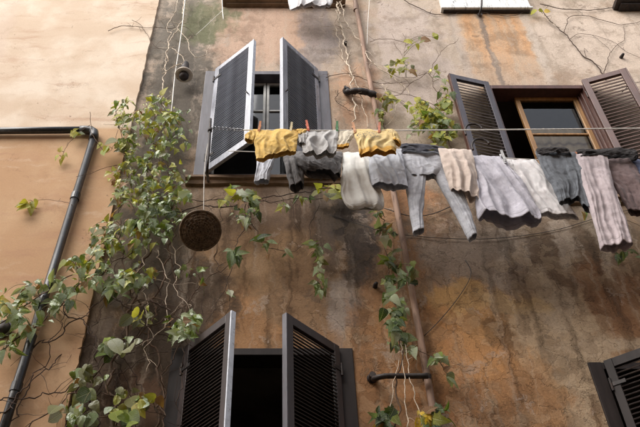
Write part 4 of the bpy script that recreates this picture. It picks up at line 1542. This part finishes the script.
# --- the vine on the drainpipe
B = Plant('climbing_vine', 'slim dark green vine clinging to the pink drainpipe', P(398, 427, .05), 'bark', 21)
B.stem([(392, 445, .1), (398, 380, .12), (402, 345, .14), (394, 302, .12), (388, 262, .1), (383, 228, .08), (377, 205, .06)], .006, .003, .02, 6, .1)
B.stem([(408, 445, .1), (406, 400, .12), (403, 360, .14), (400, 330, .12)], .004, .003, .015, 2, .1, mat='bark_pale')
B.stem([(424, 440, .1), (414, 395, .12), (408, 360, .14), (404, 335, .12)], .004, .003, .015, 2, .1, mat='bark_pale')
B.stem([(385, 440, .1), (392, 400, .12), (399, 360, .14)], .0035, .0025, .015, 2, .1, mat='bark_pale')
B.stem([(402, 345, .12), (420, 352, .1), (438, 360, .08), (447, 374, .08)], .003, .002, .012, 2, .08)
for c in ((379, 214, 6, 5, 4, .075, ('lime', 'green')), (384, 233, 14, 8, 12, .085, ('pale', 'dark', 'green')), (394, 258, 13, 10, 12, .085, ('dark', 'green', 'pale')),
          (413, 276, 10, 12, 11, .09, ('green', 'olive', 'dark')), (393, 282, 12, 10, 12, .09, ('green', 'pale', 'dark')), (394, 302, 14, 10, 16, .09, ('pale', 'green', 'dark')),
          (396, 325, 12, 13, 20, .09, ('dark', 'dark', 'pale', 'green')), (400, 345, 14, 9, 11, .09, ('dark', 'pale')), (434, 358, 14, 7, 7, .085, ('pale', 'green')),
          (446, 372, 3, 5, 2, .10, ('pale', 'green')), (388, 415, 14, 9, 12, .11, ('dark', 'dark', 'green')), (440, 418, 10, 10, 9, .10, ('green', 'dark')),
          (427, 417, 10, 9, 10, .10, ('yellow', 'yellow', 'lime'))):
    B.cluster(*c[:7], 'broad', d=(.1, .2), spread=.035)
B.done()

# --- the vine under the upper window
G = Plant('climbing_vine', 'leafy vine trailing along and below the upper left window sill', P(200, 212, .05), 'bark_dark', 31)
G.stem([(176, 212, .06), (200, 206, .06), (226, 206, .08), (258, 199, .14), (300, 193, .16), (340, 189, .12), (366, 196, .06)], .006, .003, .02, 8, .14)
G.stem([(190, 200, .08), (226, 200, .12), (262, 202, .14), (312, 198, .14), (345, 197, .08)], .004, .003, .02, 6, .12)
G.stem([(246, 204, .12), (240, 236, .06), (232, 270, .04), (220, 300, .03), (206, 322, .03)], .004, .002, .022, 6, .12)
G.stem([(248, 205, .12), (260, 238, .08), (278, 252, .07), (306, 244, .06)], .0035, .002, .018, 4, .1)
G.stem([(320, 204, .1), (309, 235, .06), (318, 262, .06), (323, 292, .06)], .0035, .002, .018, 4, .1)
G.stem([(300, 195, .1), (292, 215, .04), (300, 232, .03)], .0028, .0016, .015, 3, .1)
G.stem([(222, 205, .05), (214, 250, .02), (230, 300, .02), (214, 330, .02)], .0028, .0016, .03, 5, .14)
for c in ((240, 196, 20, 9, 16, .095, ('green', 'pale', 'lime'), 'lobed'), (246, 212, 13, 9, 14, .08, ('dark', 'green'), 'broad'), (247, 225, 10, 8, 8, .08, ('dark', 'pale'), 'broad'),
          (262, 241, 9, 6, 4, .11, ('pale', 'dark'), 'long'), (246, 253, 15, 4, 7, .12, ('pale', 'pale', 'dark'), 'long'), (277, 254, 10, 3, 4, .10, ('pale', 'green'), 'long'),
          (282, 206, 9, 4, 4, .10, ('lime', 'pale'), 'broad'), (303, 198, 8, 4, 4, .09, ('lime', 'green'), 'broad'), (328, 188, 13, 7, 8, .12, ('lime', 'lime', 'olive'), 'round'),
          (314, 245, 12, 5, 9, .085, ('pale', 'green'), 'broad'), (320, 263, 6, 6, 6, .07, ('olive', 'pale'), 'small'), (320, 281, 9, 9, 12, .075, ('pale', 'olive', 'green'), 'small'),
          (232, 288, 5, 4, 2, .09, ('pale',), 'long')):
    G.cluster(*c[:8], d=(.08, .22), spread=.03)
G.done()

# --- bare and budding twigs around the upper drainpipe
U = Plant('climbing_vine', 'thin twigs with yellow green leaves between the upper two windows', P(385, 150, .04), 'bark', 41)
U.dens, U.scl = 3.6, .82
U.stem([(430, 175, .12), (440, 130, .1), (436, 95, .08), (428, 72, .06), (404, 78, .05), (388, 72, .05)], .005, .002, .02, 8, .18)
U.stem([(390, 150, .08), (384, 118, .06), (392, 98, .05), (418, 80, .05), (434, 66, .05), (442, 50, .05), (456, 42, .04)], .004, .002, .02, 8, .16)
U.stem([(455, 170, .12), (448, 140, .1), (440, 110, .1), (420, 98, .08), (390, 92, .06), (362, 86, .05)], .004, .002, .02, 8, .16)
U.stem([(370, 42, .03), (386, 39, .03), (404, 42, .03), (420, 36, .03), (438, 38, .03)], .003, .0015, .014, 4, .1)
U.stem([(404, 60, .03), (405, 48, .03), (406, 34, .02)], .0025, .0012, .01, 2, .08)
U.stem([(394, 43, .03), (402, 56, .03), (400, 64, .03)], .0025, .0012, .01, 2, .08)
U.stem([(404, 0, .03), (420, 8, .02), (432, 14, .02), (452, 14, .02), (470, 9, .03), (482, 12, .03), (508, 16, .02), (530, 10, .03)], .005, .003, .014, 3, .1, mat='bark_dark')
for c in ((402, 66, 14, 5, 5, .10, ('lime', 'olive'), 'lobed'), (398, 62, 4, 3, 2, .09, ('lime',), 'lobed'), (424, 41, 5, 4, 2, .10, ('lime', 'olive'), 'round'), (438, 34, 2, 2, 1, .08, ('lime',), 'round'), (436, 70, 4, 3, 2, .08, ('lime',), 'broad'),
          (385, 98, 9, 6, 6, .09, ('lime', 'olive'), 'lobed'), (412, 108, 20, 5, 12, .085, ('lime', 'green', 'lime'), 'lobed'), (434, 114, 20, 9, 26, .085, ('green', 'lime', 'lime'), 'lobed'),
          (440, 128, 18, 10, 26, .085, ('lime', 'green', 'green'), 'lobed'), (446, 92, 6, 12, 10, .085, ('lime', 'green'), 'lobed'), (432, 142, 14, 8, 10, .08, ('lime', 'olive'), 'broad'),
          (380, 116, 4, 12, 6, .08, ('lime', 'olive', 'green'), 'broad'), (415, 128, 10, 10, 4, .08, ('pale', 'olive'), 'broad')):
    U.cluster(*c[:8], d=(.05, .22), spread=.035)
U.done()

# --- dead pale stems left of the upper drainpipe
Dv = Plant('dry_vine', 'dead pale stems twisting down beside the top of the pink drainpipe', P(350, 127, .04), 'bark_pale', 51)
Dv.stem([(334, -6, .08), (341, 28, .05), (346, 55, .04), (353, 85, .06), (356, 130, .05)], 0.0104, 0.0065, .02, 16, 0.14)
Dv.stem([(338, -2, .08), (347, 22, .05), (360, 42, .06), (372, 62, .12), (395, 80, .08), (410, 95, .06)], 0.0072, 0.0039, .02, 16, 0.16)
Dv.stem([(336, 10, .06), (338, 40, .04), (350, 72, .04), (362, 100, .06), (368, 128, .05)], 0.0052, 0.0033, .02, 16, 0.16)
Dv.stem([(326, 78, .03), (345, 72, .03), (360, 78, .04), (380, 84, .04), (402, 82, .04)], 0.0039, 0.0026, .02, 12, 0.16, mat='bark')
Dv.stem([(338, 90, .03), (336, 100, .03), (346, 108, .03), (354, 112, .03)], 0.0039, 0.0026, .02, 10, 0.14, mat='bark')
Dv.stem([(382, 84, .1), (396, 110, .06), (384, 128, .05)], 0.0046, 0.0026, .02, 6, 0.14)
Dv.done()

# --- dead stems round the lamp
E = Plant('dry_vine', 'dead pale stems round the lamp above the big vine', P(165, 105, .05), 'bark_pale', 61)
E.stem([(185, -6, .08), (180, 26, .08), (170, 40, .06), (166, 62, .06), (162, 90, .06), (165, 112, .06)], 0.0084, 0.0052, .02, 12, 0.14)
E.stem([(181, -6, .06), (175, 14, .06), (166, 28, .05), (171, 36, .05), (166, 52, .05), (162, 72, .06)], 0.0052, 0.0033, .018, 10, 0.14)
E.stem([(177, 28, .08), (188, 40, .08), (191, 52, .1), (196, 58, .1), (207, 53, .08), (210, 45, .08)], 0.0052, 0.0026, .012, 8, 0.09)
E.stem([(162, 74, .1), (172, 68, .12), (184, 62, .2), (180, 54, .2), (172, 48, .12)], 0.0052, 0.0026, .012, 6, 0.09)
E.stem([(108, 31, .06), (122, 26, .06), (142, 27, .05), (168, 28, .05), (186, 28, .05), (195, 36, .04)], 0.0039, 0.0023, .014, 10, 0.14, mat='bark')
E.stem([(132, 20, .06), (144, 28, .05), (154, 46, .04), (166, 50, .04)], 0.0029, 0.0018, .014, 4, 0.11, mat='bark')
E.done()

# --- leafless vine upper right
H = Plant('dry_vine', 'leafless dark twigs creeping over the pale plaster at upper right', P(604, 74, .03), 'bark_dark', 71)
H.stem([(606, 80, .03), (595, 63, .025), (586, 57, .02), (575, 47, .03), (564, 33, .03), (552, 22, .03), (542, 10, .04)], .0075, .004, .012, 6, .09)
H.stem([(564, 33, .03), (569, 18, .03), (580, 15, .02), (595, 18, .02), (610, 23, .02), (627, 24, .02), (648, 21, .02)], .004, .0025, .012, 5, .09)
H.stem([(604, 74, .03), (606, 64, .02), (611, 52, .02), (624, 39, .02), (624, 26, .02)], .004, .002, .010, 4, .08)
H.stem([(570, 39, .02), (580, 34, .02), (592, 35, .02), (612, 41, .02), (626, 52, .02), (648, 60, .02)], .0026, .0015, .012, 4, .08)
H.stem([(540, 4, .04), (562, 9, .03), (590, 10, .02), (620, 7, .02), (648, 4, .02)], .005, .003, .010, 4, .08)
H.stem([(592, 35, .02), (606, 46, .02), (612, 53, .02)], .002, .0015, .008, 1, .06)
H.stem([(586, 57, .02), (584, 48, .02), (588, 52, .02)], .003, .0015, .006, 1, .05)
H.stem([(622, 92, .05), (632, 84, .04), (650, 80, .03)], .004, .002, .01, 3, .1)
H.stem([(628, 78, .04), (634, 92, .04), (646, 100, .03)], .003, .002, .01, 3, .1)
H.stem([(543, 14, .05), (550, 22, .04), (560, 28, .04)], .005, .002, .014, 6, .1, mat='bark_pale')
H.cluster(538, 8, 3, 4, 3, .09, ('lime', 'yellow'), 'round', d=(.06, .1), per=2)
H.done()

# --- stray sprigs over the black drainpipe
S = Plant('vine_sprig', 'few yellow green leaves trailing over the black drainpipe elbow', P(96, 170, .05), 'bark', 81)
S.stem([(118, 165, .08), (104, 168, .12), (88, 174, .14), (76, 177, .14)], .0026, .0016, .01, 2, .08)
S.stem([(90, 112, .13), (91, 122, .13), (92, 134, .14), (100, 146, .14), (104, 152, .12)], .0035, .002, .01, 2, .08)
S.stem([(90, 125, .13), (78, 132, .12), (68, 145, .10), (60, 160, .08)], .0026, .0016, .012, 2, .08)
S.stem([(72, 205, .12), (60, 200, .08), (46, 200, .06), (32, 201, .06)], .0024, .0014, .01, 1, .06)
S.stem([(118, 130, .1), (112, 150, .12), (104, 152, .12)], .0024, .0016, .01, 1, .06)
S.cluster(103, 147, 7, 4, 3, .13, ('lime', 'olive'), 'round', d=(.12, .16), per=2)
S.cluster(74, 133, 4, 4, 3, .09, ('lime', 'pale'), 'broad', d=(.1, .14), per=2)
S.cluster(61, 158, 4, 7, 4, .09, ('lime', 'lime'), 'broad', d=(.06, .12), per=2)
S.cluster(28, 204, 9, 7, 6, .10, ('lime', 'lime', 'yellow'), 'broad', d=(.06, .12), per=3)
S.done()

# --- tuft of leaves behind the trousers
T = Plant('vine_sprig', 'small dark leaves showing behind the mauve trouser legs', P(610, 215, .04), 'bark_dark', 91)
T.stem([(596, 190, .04), (606, 210, .06), (618, 235, .08), (624, 256, .08)], .004, .002, .014, 3, .1)
T.stem([(604, 200, .06), (618, 214, .06), (640, 226, .06)], .003, .002, .014, 3, .1)
T.cluster(622, 252, 9, 4, 8, .08, ('dark', 'green'), 'long', d=(.1, .25))
T.cluster(606, 205, 8, 10, 10, .085, ('dark', 'green'), 'broad', d=(.1, .25))
T.cluster(586, 206, 4, 8, 5, .08, ('green', 'lime'), 'broad', d=(.1, .25))
T.done()
